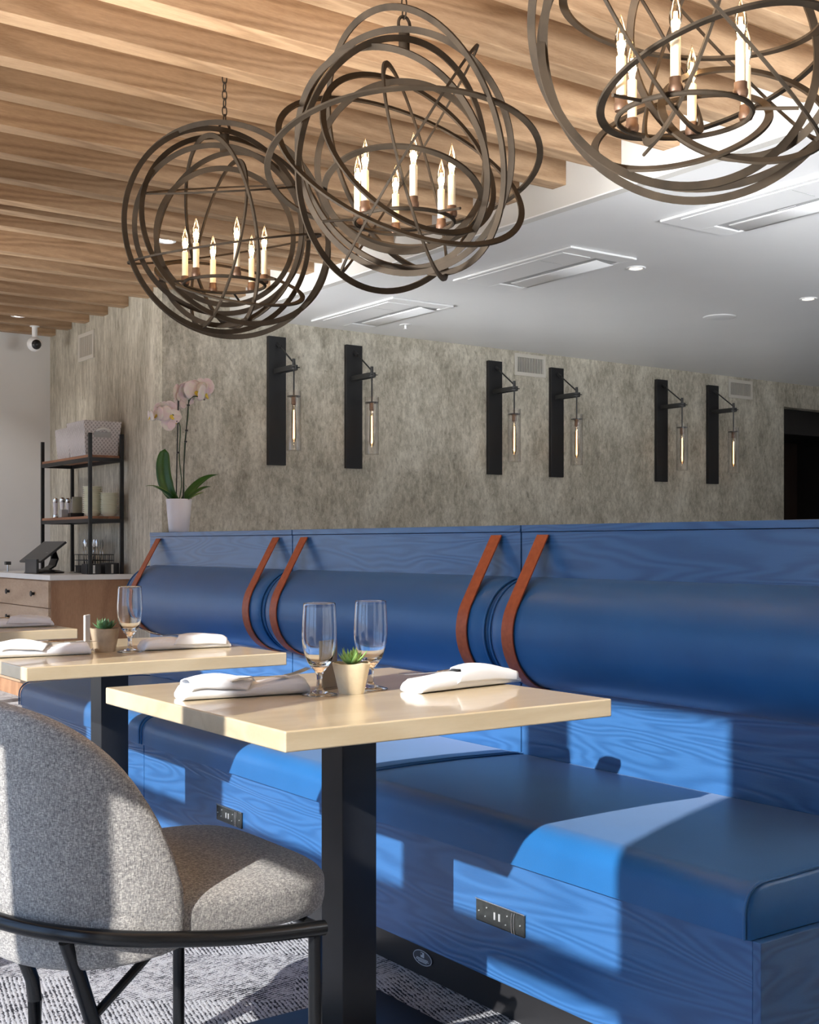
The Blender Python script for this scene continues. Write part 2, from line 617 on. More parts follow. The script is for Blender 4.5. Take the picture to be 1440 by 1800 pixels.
struct('trim_1', MB().box(XSOF - .003, XSOF - .0005, YN, YM, ZL, ZL + .006), 'ceiling_paint', 'thin white corner bead along the soffit edge', 'trim')
struct('ceiling_high', MB().box(XW, XSOF, YN, YB, ZT, ZT + 0.08), 'upper_board', 'warm board ceiling above the timber beams', 'ceiling')

# window wall: piers, transom and head (the sun comes in here)
fw = MB()
HEAD = 2.17
fw.box(XW - .04, XW + .02, YN, YB, HEAD, 3.0)
fw.box(XW - .04, XW + .02, YN, YB, 0, 0.06)
piers = [(-3.0, 0.743), (0.757, 0.868), (1.435, 1.60), (2.57, 2.72), (3.70, 6.05), (7.15, 7.3), (8.4, 8.55), (9.5, 9.6)]  # widest piers extended to keep light off the far seats and bench end
for a, b in piers:
    fw.box(XW - .03, XW + .01, a, b, 0.06, HEAD)
struct('window_1', MB().box(XW - .02, XW + .005, YN, YB, 1.345, 1.42), 'white_paint', 'white transom rail of the shop window', 'window')
struct('wall_front', fw, 'white_paint', 'glazed front wall with white piers')

# beams
near_edges = [-2.4 + 0.346 * i for i in range(18)] + [3.815, 4.165, 4.49, 4.845, 5.19, 5.54, 5.89, 6.07, 6.38, 6.92, 7.25, 7.62, 8.03, 8.40, 8.76, 9.12, 9.47]
for y in near_edges:
    if y + .09 < YM:
        x1 = XSOF
        lb, gr = 'limed oak ceiling beam butting against the white soffit', 'beams ending at the white soffit'
    else:
        x1 = XS
        lb, gr = 'limed oak ceiling beam ending on the streaky grey return wall', 'beams ending at the grey return wall'
    b = MB().box(-(x1 - XW) / 2, (x1 - XW) / 2, 0, 0.09, ZB, ZT).build('ceiling_beam', 'beam_wood', bevel=0.002, loc=((x1 + XW) / 2, y, 0))
    tag(b, lb, 'beam', gr)


# ------------------------------------------------------------------ ceiling fittings
def cassette(y0, y1, label):
    x0, x1 = 4.36, 4.84
    r = thing('ceiling_cassette', label, 'air conditioner', (x0, y0, ZL), group='air conditioning cassettes')
    L = y1 - y0; W = x1 - x0
    mb = MB()
    z = -0.013
    ox0, ox1, oy0, oy1 = 0.265, 0.452, 0.10, L - 0.10     # outlet opening
    # face frame around the opening, with chamfered rim
    mb.box(0, ox0, 0, L, z, -.001).box(ox1, W, 0, L, z, -.001).box(ox0, ox1, 0, oy0, z, -.001).box(ox0, ox1, oy1, L, z, -.001)
    mb.build('frame', 'cassette_white', r, bevel=0.004)
    MB().box(0.035, 0.235, 0.10, L - .10, z - .003, z + .002).build('intake_panel', 'cassette_white', r, bevel=0.003)
    MB().box(0.06, 0.215, 0.30, 0.303, z - .0036, z - .0028).build('panel_seam', 'cassette_grey', r)
    MB().box(ox0 + .001, ox1 - .001, oy0 + .001, oy1 - .001, -.006, -.002).build('outlet_recess', 'cassette_grey', r)
    f = MB()
    f.grid(lambda u, v: (ox0 + .055 + (ox1 - ox0 - .06) * v, oy0 + .045 + (oy1 - oy0 - .09) * u, -.008 - 0.010 * math.sin(v * PI * .5)), 2, 8)
    f.build('louvre', 'cassette_white', r, smooth=True, solid=0.003)
    MB().box(0.285, 0.292, L * .5 - .05, L * .5 + .05, z - .002, z + .001).build('display_strip', 'cassette_grey', r)
    return r


cassette(6.29, 7.27, 'white ceiling cassette nearest the papered wall, farthest back')
cassette(4.68, 5.68, 'middle white ceiling cassette beside the lit downlight')
cassette(3.06, 4.07, 'white ceiling cassette at the right edge, partly behind the biggest chandelier')


def can(x, y, z, label, mat, e, colr, deep=False):
    r = thing('downlight', label, 'ceiling light', (x, y, z), group='recessed ceiling lights')
    MB().lathe([(0.035, -.002), (0.040, -.006), (0.052, -.006), (0.055, 0.0)], 28).build('trim_ring', 'cassette_white', r, smooth=True)
    MB().lathe([(0.0, -.002), (0.035, -.002)], 28).build('lens', mat, r)
    if deep:
        MB().lathe([(0.055, 0.0), (0.055, ZT - z - .001)], 28).build('housing', 'cassette_white', r, smooth=True)
    l = lamp('downlight_lamp', 'SPOT', (0, 0, -0.012), e, colr, spot_size=math.radians(95), spot_blend=0.8, shadow_soft_size=0.03)
    l.parent = r
    return r


can(5.013, 4.856, ZL, 'lit warm downlight just right of the middle ceiling cassette', 'downlight_lens', 14, (1, .85, .65))
can(6.515, 4.836, ZL, 'lit warm downlight in the low ceiling near the right edge', 'downlight_lens', 14, (1, .85, .65))
can(2.905, 8.975, 2.73, 'downlight between the beams above the dome camera at far left', 'downlight_white', 20, (1, .97, .93), True)
can(2.85, 6.29, 2.73, 'downlight between the beams seen through the left chandelier', 'downlight_white', 20, (1, .97, .93), True)
r = thing('ceiling_speaker', 'round white flush ceiling speaker beside the right downlight', 'speaker', (6.548, 5.57, ZL))
MB().lathe([(0, -.006), (0.095, -.006), (0.105, -.004), (0.11, 0)], 32).build('grille', 'ceiling_paint', r, smooth=True)
r = thing('sprinkler', 'small white sprinkler head between the back cassette and the papered wall', 'sprinkler', (4.997, 7.048, ZL))
MB().lathe([(0, -.003), (0.04, -.003), (0.042, 0)], 24).build('escutcheon', 'cassette_white', r, smooth=True)
MB().lathe([(0, -.030), (0.012, -.030), (0.012, -.027), (0.005, -.025), (0.008, -.012), (0.008, -.003)], 16).build('nozzle', 'cassette_white', r, smooth=True)

# dome camera
r = thing('security_camera', 'white dome security camera under a beam by the white wall', 'camera', (3.09, 9.165, ZB))
MB().lathe([(0.0, -.085), (0.020, -.085), (0.020, -.006), (.035, -.005), (.035, 0), (0, 0)], 20).build('bracket', 'cassette_white', r, smooth=True)
_n = [(0.056 * math.cos(a), -.135 + 0.056 * math.sin(a)) for a in [-PI / 2 + PI * k / 18 for k in range(19)]]
MB().lathe(_n, 28).build('housing', 'cassette_white', r, smooth=True)
_n = [(0.040 * math.cos(a), 0.040 * math.sin(a)) for a in [-PI / 2 + PI * k / 18 for k in range(19)]]
MB().lathe(_n, 28, (-.0, -.026, -.140)).build('lens_dome', 'black_plastic', r, smooth=True)


def vent(loc, w_, h_, axis, label, flat=False):
    """axis 'y': on a wall facing -Y; axis 'x': on a wall facing -X"""
    r = thing('wall_vent', label, 'vent', loc, 0 if axis == 'y' else -PI / 2, 'wall air vents')
    f = .028
    mb = MB()
    mb.box(0, w_, -.012, 0, 0, f).box(0, w_, -.012, 0, h_ - f, h_).box(0, f, -.012, 0, f, h_ - f).box(w_ - f, w_, -.012, 0, f, h_ - f)
    mb.build('frame', 'vent_metal', r, bevel=0.002)
    MB().box(f, w_ - f, -.003, -.001, f, h_ - f).build('cavity', 'vent_dark' if not flat else 'vent_metal', r)
    n = 16
    mb = MB()
    for i in range(n):
        x = f + (w_ - 2 * f) * (i + .5) / n
        mb.box(x - .0032, x + .0032, -.011, -.003, f, h_ - f)
    mb.build('louvres', 'vent_metal', r)
    return r


vent((6.355, YM, 2.406), 0.327, 0.175, 'y', 'beige vent grille between the third and fourth sconces')
vent((8.905, YM, 2.405), 0.335, 0.17, 'y', 'beige vent grille at the upper right of the last sconce')
v_ = vent((XS, 8.957, 2.425), 0.305, 0.205, 'x', 'pale vent grille high on the streaky return wall', True)


# ------------------------------------------------------------------ sconces
def sconce(label):
    r = thing('wall_sconce', label, 'wall lamp', (0, YM, 1.61), group='black wall sconces')
    MB().box(-.068, .068, -.032, 0, 0, .885).build('backplate', 'sconce_black', r, bevel=0.002)
    zarm = .645
    # flat strap hoop that sticks out from the plate and loops round the rod
    a = MB()
    path = []
    for k in range(0, 6):
        path.append((-.026, -.032 - .20 * k / 5, zarm))
    for k in range(1, 12):
        an = PI - PI * k / 12
        path.append((.026 * -math.cos(PI * k / 12) if False else .026 * math.cos(an) * 1.0, -.232 - .052 * math.sin(PI * k / 12), zarm))
    for k in range(0, 6):
        path.append((.026, -.232 + .20 * k / 5, zarm))
    a.sweep(path, [(-.004, -.016), (.004, -.016), (.004, .016), (-.004, .016)])
    a.box(-.03, .03, -.285, -.20, zarm - .003, zarm + .003)
    a.build('arm_hoop', 'sconce_arm', r)
    MB().cyl((0, -.032, .835), (0, -.075, .808), .012, 12).build('upper_mount', 'sconce_arm', r, smooth=True)
    MB().cyl((0, -.070, .812), (0, -.255, .675), .0055, 10).build('stay_rod', 'sconce_arm', r, smooth=True)
    MB().cyl((0, -.255, .640), (0, -.255, .705), .011, 12).build('knuckle', 'sconce_arm', r, smooth=True)
    MB().cyl((0, -.255, .43), (0, -.255, .645), .0055, 10).build('drop_rod', 'sconce_arm', r, smooth=True)
    MB().lathe([(0, .448), (.045, .448), (.045, .455), (0, .455)], 28, (0, -.255, 0)).build('holder_disc', 'sconce_arm', r, smooth=True)
    MB().lathe([(0, .395), (.015, .395), (.017, .40), (.017, .448)], 18, (0, -.255, 0)).build('socket', 'candle_cup', r, smooth=True)
    MB().lathe([(.050, .085), (.050, .49), (.0475, .49), (.0475, .090), (.035, .0865), (0, .0865), (0, .085), (.050, .085)], 32, (0, -.255, 0)).build('glass_tube', 'tube_glass', r, smooth=True)
    b = MB().lathe([(.010, .395), (.013, .375), (.016, .34), (.016, .17), (.012, .15), (0, .142)], 18, (0, -.255, 0)).build('bulb', 'bulb_glass', r, smooth=True)
    f = MB()
    f.cyl((0, -.255, .16), (0, -.255, .36), .0022, 8)
    for k in range(4):
        an = k * PI / 2
        f.cyl((.006 * math.cos(an), -.255 + .006 * math.sin(an), .17), (.004 * math.cos(an), -.255 + .004 * math.sin(an), .36), .0009, 6)
    f.build('filament', 'long_filament', b, smooth=True)
    l = lamp('sconce_glow', 'POINT', (0, -.255, .26), 0.35, (1, .62, .32), shadow_soft_size=0.0)
    l.parent = r
    return r


s0 = sconce('black wall sconce with glass tube, nearest the orchid')
s0.location.x = 4.20
for x, lb in ((4.832, 'black wall sconce with glass tube, second from the orchid'),
              (6.142, 'black wall sconce immediately left of the slatted vent grille'),
              (6.792, 'black wall sconce immediately right of the slatted vent grille'),
              (8.016, 'black wall sconce second from the dark doorway'),
              (8.679, 'black wall sconce nearest the dark doorway')):
    c = dup(s0, loc=(x, YM, 1.61), label=lb)


# ------------------------------------------------------------------ banquette
XF = 1.73            # front face of the base
XP = 2.32            # face of the back panel
SEC = 1.300
RC = (2.345 - XF, 0.815)
RR = 0.156


def arc(c, r, a0, a1, n):
    return [(c[0] + r * math.cos(a0 + (a1 - a0) * i / n), c[1] + r * math.sin(a0 + (a1 - a0) * i / n)) for i in range(n + 1)]


def strap(y, root):
    """leather belt: screwed to the panel top, down over the roll and back under it"""
    P = (XP - XF - .006, 1.088)
    r = RR + .006
    d = math.hypot(P[0] - RC[0], P[1] - RC[1])
    base = math.atan2(P[1] - RC[1], P[0] - RC[0])
    a0 = base + math.acos(r / d)
    pts = [(P[0] + (RC[0] + r * math.cos(a0) - P[0]) * i / 8, P[1] + (RC[1] + r * math.sin(a0) - P[1]) * i / 8) for i in range(8)]
    a1 = PI + math.acos((RC[0] - (XP - XF)) / r) if False else PI * 1.5 - math.asin((RC[0] - (XP - XF) + .002) / r)
    pts += arc(RC, r, a0, a1, 26)
    path = [(x, y, z) for x, z in pts]
    o = MB().sweep(path, [(-.002, -.0235), (.002, -.0235), (.002, .0235), (-.002, .0235)], up=Vector((0, 1, 0))).build('strap', 'tan_leather', root, smooth=True, angle=40)
    return o


def banquette(y0, label, outlet=None, badge=False, straps=(), L=SEC):
    r = thing('banquette', label, 'banquette', (XF, y0, 0), group='blue banquette sections')
    g = .0015
    MB().box(0, .56, g, L - g, .104, .372).build('base_box', 'blue_oak', r, bevel=.0015)
    MB().box(.06, .50, .0, L, 0.0, .103).build('toe_kick', 'toe_kick', r)
    MB().box(XP - XF, XP - XF + .09, g, L - g, .0, 1.0965).build('back_panel', 'blue_oak', r, bevel=.001)
    MB().box(XP - XF - .002, XP - XF + .13, g, L - g, 1.098, 1.117).build('top_cap', 'blue_oak', r, bevel=.0015)
    # seat cushion: waterfall front
    prof = [(-.012, .374)] + [(-.012, .40)] + arc((.038, .418), .05, PI, PI / 2, 8)[0:] + [(.20, .471), (.36, .471), (.55, .466), (.587, .463), (.587, .374)]
    n = 14
    ys = [g, .006, .016, .035] + [.035 + (L - .07) * k / n for k in range(1, n)] + [L - .035, L - .016, L - .006, L - g]
    sc = [0.0, .55, .85, 1.0] + [1.0] * (n - 1) + [1.0, .85, .55, 0.0]
    cx, cz = .30, .42
    vs = []
    for yy, s_ in zip(ys, sc):
        for (x, z) in prof:
            inset = (1 - s_) * .007
            dx = inset * (1 if x < cx else -1) if abs(x - cx) > .2 else 0
            dz = -inset * 1.2 if z > cz else 0
            vs.append((x + (dx if x < .1 else 0), yy, z + dz))
    k = len(prof); m = len(ys)
    fs = [(i * k + q, i * k + (q + 1) % k, (i + 1) * k + (q + 1) % k, (i + 1) * k + q) for i in range(m - 1) for q in range(k)]
    fs += [tuple(range(k)), tuple((m - 1) * k + q for q in range(k))[::-1]]
    cu = MB().add(vs, fs).build('seat_cushion', 'navy_leather', r, smooth=True, angle=50)
    for yy in (.008, L - .008):
        MB().tube([(x - (.002 if x < .1 else 0), yy, z + .001) for x, z in prof[:-1]], .0028, 8, up=Vector((0, 1, 0))).build('piping', 'navy_leather', cu, smooth=True)
    # half round bolster
    a0 = PI * .5 + math.asin((RC[0] - (XP - XF)) / RR)
    a1 = PI * 1.5 - math.asin((RC[0] - (XP - XF)) / RR)
    nn = 26
    ys = [g, .004, .012, .026, .05] + [.05 + (L - .10) * q / 16 for q in range(1, 16)] + [L - .05, L - .026, L - .012, L - .004, L - g]
    rs = [RR - .028, RR - .017, RR - .008, RR - .003, RR] + [RR] * 15 + [RR, RR - .003, RR - .008, RR - .017, RR - .028]
    vs = []
    for yy, rr in zip(ys, rs):
        for (x, z) in arc(RC, rr, a0, a1, nn):
            vs.append((min(x, XP - XF - .001), yy, z))
    k = nn + 1; m = len(ys)
    fs = [(i * k + q, i * k + q + 1, (i + 1) * k + q + 1, (i + 1) * k + q) for i in range(m - 1) for q in range(nn)]
    fs += [tuple(range(k)), tuple((m - 1) * k + q for q in range(k))[::-1]]
    bo = MB().add(vs, fs).build('bolster', 'navy_leather', r, smooth=True, angle=50)
    for yy in (.012, L - .012):
        MB().tube([(x, yy, z) for x, z in arc(RC, RR - .004, a0 + .05, a1 - .05, 26)], .0032, 8, up=Vector((0, 1, 0))).build('bolster_piping', 'navy_leather', bo, smooth=True)
    for s in straps:
        strap(s - y0, r)
    if badge:
        MB().box(-.002, .59, -.018, .0, .0, .3735).build('end_panel', 'blue_oak_end', r, bevel=.0015)
    if outlet:
        oy, oz = outlet
        p = MB().box(-.006, 0, oy - y0, oy - y0 + .165, oz - .0245, oz + .0245).build('power_outlet', 'outlet_face', r, bevel=.003)
        q = MB().box(-.0075, -.006, oy - y0 + .079, oy - y0 + .084, oz - .008, oz + .008).box(-.0075, -.006, oy - y0 + .095, oy - y0 + .100, oz - .008, oz + .008)
        for (dy, dz) in ((.012, .0), (.055, .010), (.060, -.010), (.125, .012), (.13, -.008), (.152, 0)):
            q.cyl((-.0078, oy - y0 + dy, oz + dz), (-.006, oy - y0 + dy, oz + dz), .0016, 8)
        q.build('sockets', 'outlet_slot', p)
        q = MB()
        for off in (.026, .034):
            q.tube([(-.0075, oy - y0 + off + .006 * math.cos(a * 1.2), oz + .0225 * math.sin(a * 1.57)) for a in [-1 + .1 * j for j in range(21)]], .0011, 6, up=Vector((1, 0, 0)))
        q.build('chrome_ridges', 'chrome', p, smooth=True)
        MB().box(-.0066, 0, oy - y0 - .001, oy - y0 + .166, oz + .0242, oz + .0262).build('chrome_rim', 'chrome', p)
    if badge:
        by, bz = 2.45 - y0, .046
        x = .06
        p = MB().add([(x - .002, by + .040 * math.cos(a), bz + .019 * math.sin(a)) for a in [2 * PI * i / 32 for i in range(32)]] +
                     [(x, by + .040 * math.cos(a), bz + .019 * math.sin(a)) for a in [2 * PI * i / 32 for i in range(32)]],
                     [tuple(range(32)), tuple(range(32, 64))] + [(i, (i + 1) % 32, 32 + (i + 1) % 32, 32 + i) for i in range(32)]).build('maker_badge', 'badge_dark', r)
        q = MB().tube([(x - .0022, by + .0375 * math.cos(a), bz + .0172 * math.sin(a)) for a in [2 * PI * i / 40 for i in range(40)]], .0009, 6, True, up=Vector((1, 0, 0)))
        q.box(x - .0026, x - .002, by - .007, by + .007, bz + .001, bz + .013)
        for i, (hw, zz) in enumerate(((.024, -.003), (.027, -.0065), (.018, -.010))):
            for j in range(9):
                yy = by + hw * (1 - 2 * j / 9)
                q.box(x - .0025, x - .002, yy - hw * .17, yy, bz + zz - .0011, bz + zz + .0011)
        q.build('badge_print', 'badge_light', p)
        MB().box(x - .0030, x - .0026, by, by + .006, bz + .007, bz + .012).build('badge_emblem', 'badge_dark', p)
    return r


banquette(1.397, 'near blue banquette section at right with the oval badge on its toe kick', (1.996, .247), True, (1.53, 2.598))
banquette(2.700, 'middle blue banquette section behind the nearest pale table', (3.275, .240), False, (2.802, 3.905))
banquette(4.003, 'far blue banquette section whose top carries the potted orchid', None, False, (4.115, 5.190), 1.295)


# ------------------------------------------------------------------ tables
def table(y0, label, x0=1.024, w_=.755, d_=.785):
    cx, cy = x0 + w_ / 2, y0 + d_ / 2
    r = thing('dining_table', label, 'table', (cx, cy, 0), group='pale dining tables')
    MB().box(-w_ / 2, w_ / 2, -d_ / 2, d_ / 2, .714, .75).build('tabletop', 'table_wood', r, bevel=.003, seg=3)
    MB().box(-.20, .20, -.18, .18, .704, .7135).build('top_plate', 'post_black', r)
    MB().box(-.042, .042, -.042, .042, .0105, .704).build('pedestal', 'post_black', r, bevel=.002)
    MB().box(-.235, .235, -.235, .235, 0, .010).build('base_plate', 'post_black', r, bevel=.002)
    return r


TZ = .7501
table(1.79, 'nearest pale wood pedestal table with two glasses and a succulent')
table(3.10, 'middle pale wood pedestal table with a single glass beside a grey potted succulent')
table(4.43, 'farthest table, in shadow at the left edge, beyond the middle table', .90)


# ------------------------------------------------------------------ tableware
def goblet(x, y, label):
    r = thing('water_goblet', label, 'glass', (x, y, TZ), group='footed water glasses')
    outer = [(0, 0), (.036, 0), (.0375, .001), (.036, .0025), (.022, .0055), (.0085, .010), (.0062, .018), (.0058, .032), (.0068, .042), (.0105, .050),
             (.017, .057), (.0245, .068), (.0305, .082), (.0345, .100), (.0362, .117), (.0362, .135), (.0352, .158), (.0338, .180), (.0333, .1888), (.0331, .1898), (.0327, .1902)]
    inner = [(.0323, .1898), (.0322, .1888), (.0328, .180), (.0341, .158), (.0351, .135), (.0351, .117), (.0333, .100), (.029, .082), (.022, .070), (.012, .064), (0, .0625)]
    MB().lathe(outer + inner, 48).build('glass_body', 'wine_glass', r, smooth=True, angle=180)
    return r


goblet(1.331, 2.185, 'left water glass on the nearest table, next to the fork napkin')
goblet(1.475, 2.21, 'right water glass on the nearest table, behind the stone pot')
goblet(1.42, 3.385, 'water glass on the middle table right of the grey pot')
goblet(1.095, 4.55, 'water glass cut by the left edge on the farthest table')


def succulent(x, y, rt, rb, h, potmat, leafmat, label, broad=False):
    r = thing('potted_succulent', label, 'plant', (x, y, TZ), random.random(), 'small potted succulents')
    rng = random.Random(int(x * 1000))
    seg = 24
    prof = [(0, 0), (rb, 0), (rb + .001, .004), (rb + (rt - rb) * .35, h * .35), (rb + (rt - rb) * .72, h * .7), (rt, h), (rt - .004, h + .001), (rt - .006, h - .010), (0, h - .010)]
    k = len(prof); vs = []
    for i in range(seg):
        a = 2 * PI * i / seg
        jf = 1 + .03 * math.cos(5 * a + 1) + rng.uniform(-.012, .012)
        jz = rng.uniform(-.0018, .0012)
        for q, (rr, z) in enumerate(prof):
            vs.append((rr * jf * math.cos(a), rr * jf * math.sin(a), z + (jz if q in (5, 6) else 0)))
    fs = []
    for i in range(seg):
        j = (i + 1) % seg
        for q in range(k - 1):
            fs.append((i * k + q, j * k + q, j * k + q + 1, i * k + q + 1))
    MB().add(vs, fs).build('pot', potmat, r, smooth=True, angle=50)
    MB().lathe([(0, h - .006), (rt - .005, h - .008)], 20).build('soil', 'soil', r)
    for ring, (n, tilt, ln, wd) in enumerate(((9, 62, .040, .013), (8, 42, .038, .012), (6, 22, .034, .010), (3, 7, .026, .008))):
        if broad:
            wd *= 1.55; ln *= .98; tilt += 8
        for i in range(n):
            az = 2 * PI * (i + .5 * (ring % 2)) / n + rng.uniform(-.12, .12)
            tl = math.radians(tilt + rng.uniform(-7, 7))
            l_ = ln * rng.uniform(.85, 1.12)
            m = MB()

            def fn(u, v, l_=l_, tl=tl, az=az):
                s_ = v * l_
                wv = wd * (math.sin(PI * min(1, v * .93 + .12)) ** .7) * (1 - v ** 4 * .8) * .5
                th_ = tl - v * .35
                rad = .003 + s_ * math.sin(th_)
                z = h - .004 + s_ * math.cos(th_)
                an = 2 * PI * u
                a_ = wv * math.cos(an)
                b_ = wv * .38 * math.sin(an)
                rx, rz = rad - b_ * math.cos(th_), z + b_ * math.sin(th_)
                return (rx * math.cos(az) - a_ * math.sin(az), rx * math.sin(az) + a_ * math.cos(az), rz)
            m.grid(fn, 8, 8, True)
            m.build('leaf', leafmat, r, smooth=True, angle=180)
    return r


succulent(1.402, 2.172, .040, .026, .064, 'pot_stone', 'succulent_green', 'bright green succulent in a cream stone pot on the nearest table')
succulent(1.366, 3.44, .043, .030, .068, 'pot_grey', 'succulent_dark', 'dark green succulent in a brown grey stone pot on the middle table', True)


def card_holder(x, y, rz, label, mat):
    r = thing('card_holder', label, 'card holder', (x, y, TZ), rz, 'acrylic table card holders')
    MB().box(-.030, .030, -.012, .012, 0, .004).build('foot', mat, r)
    MB().box(-.028, .028, -.003, .003, .004, .105).build('sleeve', mat, r, bevel=.0008)
    return r


card_holder(1.40, 2.262, math.radians(20), 'smoky card holder behind the cream succulent pot', 'acrylic_taupe')
card_holder(1.335, 3.50, math.radians(55), 'clear card holder left of the grey succulent pot', 'frosted')


def napkin(x, y, rz, label, L=.235, W=.072, mirror=1, seed=1):
    """rolled linen napkin lying on its side, with a turned-over flap"""
    r = thing('napkin', label, 'napkin', (x, y, TZ), rz, 'rolled white napkins')
    rng = random.Random(seed)
    ph = rng.uniform(0, 6)

    def body(u, v):
        a = 2 * PI * v
        t_ = u
        endr = min(1, (min(t_, 1 - t_) / .05 + .25))
        endr = endr ** .5 if endr < 1 else 1
        hh = (.0125 + .0025 * math.sin(7 * t_ + ph) + .0035 * t_) * endr
        ww = (W / 2) * (1 + .05 * math.sin(5 * t_ + ph)) * (.86 + .14 * endr)
        ca, sa = math.cos(a), math.sin(a)
        yy = ww * math.copysign(abs(ca) ** .65, ca)
        zz = hh * math.copysign(abs(sa) ** .75, sa) + hh
        zz += .0013 * math.sin(9 * a + 14 * t_) * (1 if sa > 0 else 0)
        return ((t_ - .5) * L, yy * mirror, max(zz, 0.0))
    m = MB().grid(body, 44, 40)
    n0 = 40
    m.f.append(tuple(range(n0)))
    m.f.append(tuple(43 * n0 + q for q in range(n0))[::-1])
    m.build('cloth_roll', 'napkin', r, smooth=True, angle=70)

    def flap(u, v):
        # wraps from the back edge over the top to the front, cut on a diagonal
        x0 = -.47 + .02
        x1 = -.02 + .20 * v
        t_ = x0 + (x1 - x0) * u
        a = PI * (1.0 - 1.08 * v)
        hh = .0165 + .007 * math.sin(PI * (u * .9 + .05)) + .004 * u * v + .0025 * math.sin(7 * (t_ + .5) + ph)
        ww = W / 2 + .0025
        ca, sa = math.cos(a), math.sin(a)
        yy = ww * math.copysign(abs(ca) ** .65, ca)
        zz = hh * math.copysign(abs(sa) ** .7, sa) + hh * .98
        rip = .0012 * math.sin(18 * v + 9 * u)
        return (t_ * L, yy * mirror, max(zz + rip, .0012))
    MB().grid(flap, 26, 26).build('flap', 'napkin', r, smooth=True, solid=.0018, angle=180)
    return r


def fork(loc, rz, pitch, label):
    r = thing('fork', label, 'fork', loc, rz, 'table forks')
    m = MB()
    n = 26
    pts = []
    for i in range(n):
        u = i / (n - 1)
        s_ = u * .13
        pts.append((s_, 0, .004 * math.sin(u * PI * 1.2)))
    half = [.0075 - .0045 * min(1, i / 14) if i < 20 else .003 + (i - 20) * .0014 for i in range(n)]
    vs = []
    for p, hw in zip(pts, half):
        for (a, b) in ((-hw, -.0008), (hw, -.0008), (hw, .0008), (-hw, .0008)):
            vs.append((p[0], a, p[2] + b))
    fs = [(i * 4 + q, i * 4 + (q + 1) % 4, (i + 1) * 4 + (q + 1) % 4, (i + 1) * 4 + q) for i in range(n - 1) for q in range(4)]
    fs += [(0, 1, 2, 3), tuple((n - 1) * 4 + q for q in (3, 2, 1, 0))]
    m.add(vs, fs)
    mm = Matrix.Rotation(-pitch, 4, 'Y')
    m.v = [tuple(mm @ Vector(v)) for v in m.v]
    m.build('handle', 'steel', r, smooth=True, angle=40)
    tm = MB()
    for k in range(4):
        y = -.0096 + k * .0064
        path = [(.13 + .055 * j / 8, y, .0018 + .012 * (j / 8) ** 1.6) for j in range(9)]
        tm.sweep(path, [(-.0016, -.0007), (.0016, -.0007), (.0016, .0007), (-.0016, .0007)], scales=[1, 1, 1, 1, 1, 1, .9, .8, .45])
    tm.v = [tuple(mm @ Vector(v)) for v in tm.v]
    tm.build('tines', 'steel', r, smooth=True, angle=40)
    return r


def knife(loc, rz, label, mat='steel'):
    r = thing('knife', label, 'knife', loc, rz, 'table knives')
    m = MB()
    m.tube([(0.0, 0, 0), (.004, 0, 0), (.05, 0, .001), (.085, 0, 0)], .0042, 10, scales=[.3, 1, .9, .6])
    m.build('handle', mat, r, smooth=True, angle=60)
    b = MB()
    prof = [(.083, -.003), (.083, .004), (.10, .008), (.15, .0085), (.175, .006), (.185, -.001), (.18, -.003)]
    k = len(prof)
    b.add([(x, y, -.0006) for x, y in prof] + [(x, y, .0006) for x, y in prof],
          [tuple(range(k))[::-1], tuple(range(k, 2 * k))] + [(i, (i + 1) % k, k + (i + 1) % k, k + i) for i in range(k)])
    b.build('blade', mat, r)
    return r


napkin(1.195, 2.262, math.radians(-8), 'white napkin holding a fork at the left of the nearest table', .27, seed=3)
fork((1.150, 2.232, TZ + .036), math.radians(0), math.radians(1), 'fork with raised tines tucked in the left napkin of the nearest table')
napkin(1.660, 2.125, math.radians(188), 'bright white napkin at the right of the nearest table', .31, seed=5)
knife((1.70, 2.155, TZ + .033), math.radians(178), 'knife tucked in the right napkin of the nearest table')
napkin(1.17, 3.41, math.radians(-6), 'white napkin at the left edge of the middle table', .26, seed=8)
knife((1.145, 3.41, TZ + .036), math.radians(-10), 'knife poking out of the left napkin of the middle table')
napkin(1.60, 3.40, math.radians(176), 'white napkin at the right of the middle table, beside the glass', .27, seed=9)
fork((1.665, 3.42, TZ + .033), math.radians(178), math.radians(4), 'fork in the right napkin of the middle table')
napkin(1.50, 4.66, math.radians(180), 'shaded bluish napkin on the farthest table', .27, seed=11)
knife((1.50, 4.66, TZ + .034), math.radians(176), 'knife in the shaded napkin on the farthest table')


# ------------------------------------------------------------------ chair
def smooth_path(pts, n=8):
    P = [Vector(p) for p in pts]
    out = []
    for i in range(len(P) - 1):
        p0, p1, p2, p3 = P[max(i - 1, 0)], P[i], P[i + 1], P[min(i + 2, len(P) - 1)]
        for k in range(n):
            t_ = k / n
            out.append(.5 * ((2 * p1) + (-p0 + p2) * t_ + (2 * p0 - 5 * p1 + 4 * p2 - p3) * t_ ** 2 + (-p0 + 3 * p1 - 3 * p2 + p3) * t_ ** 3))
    out.append(P[-1])
    return out


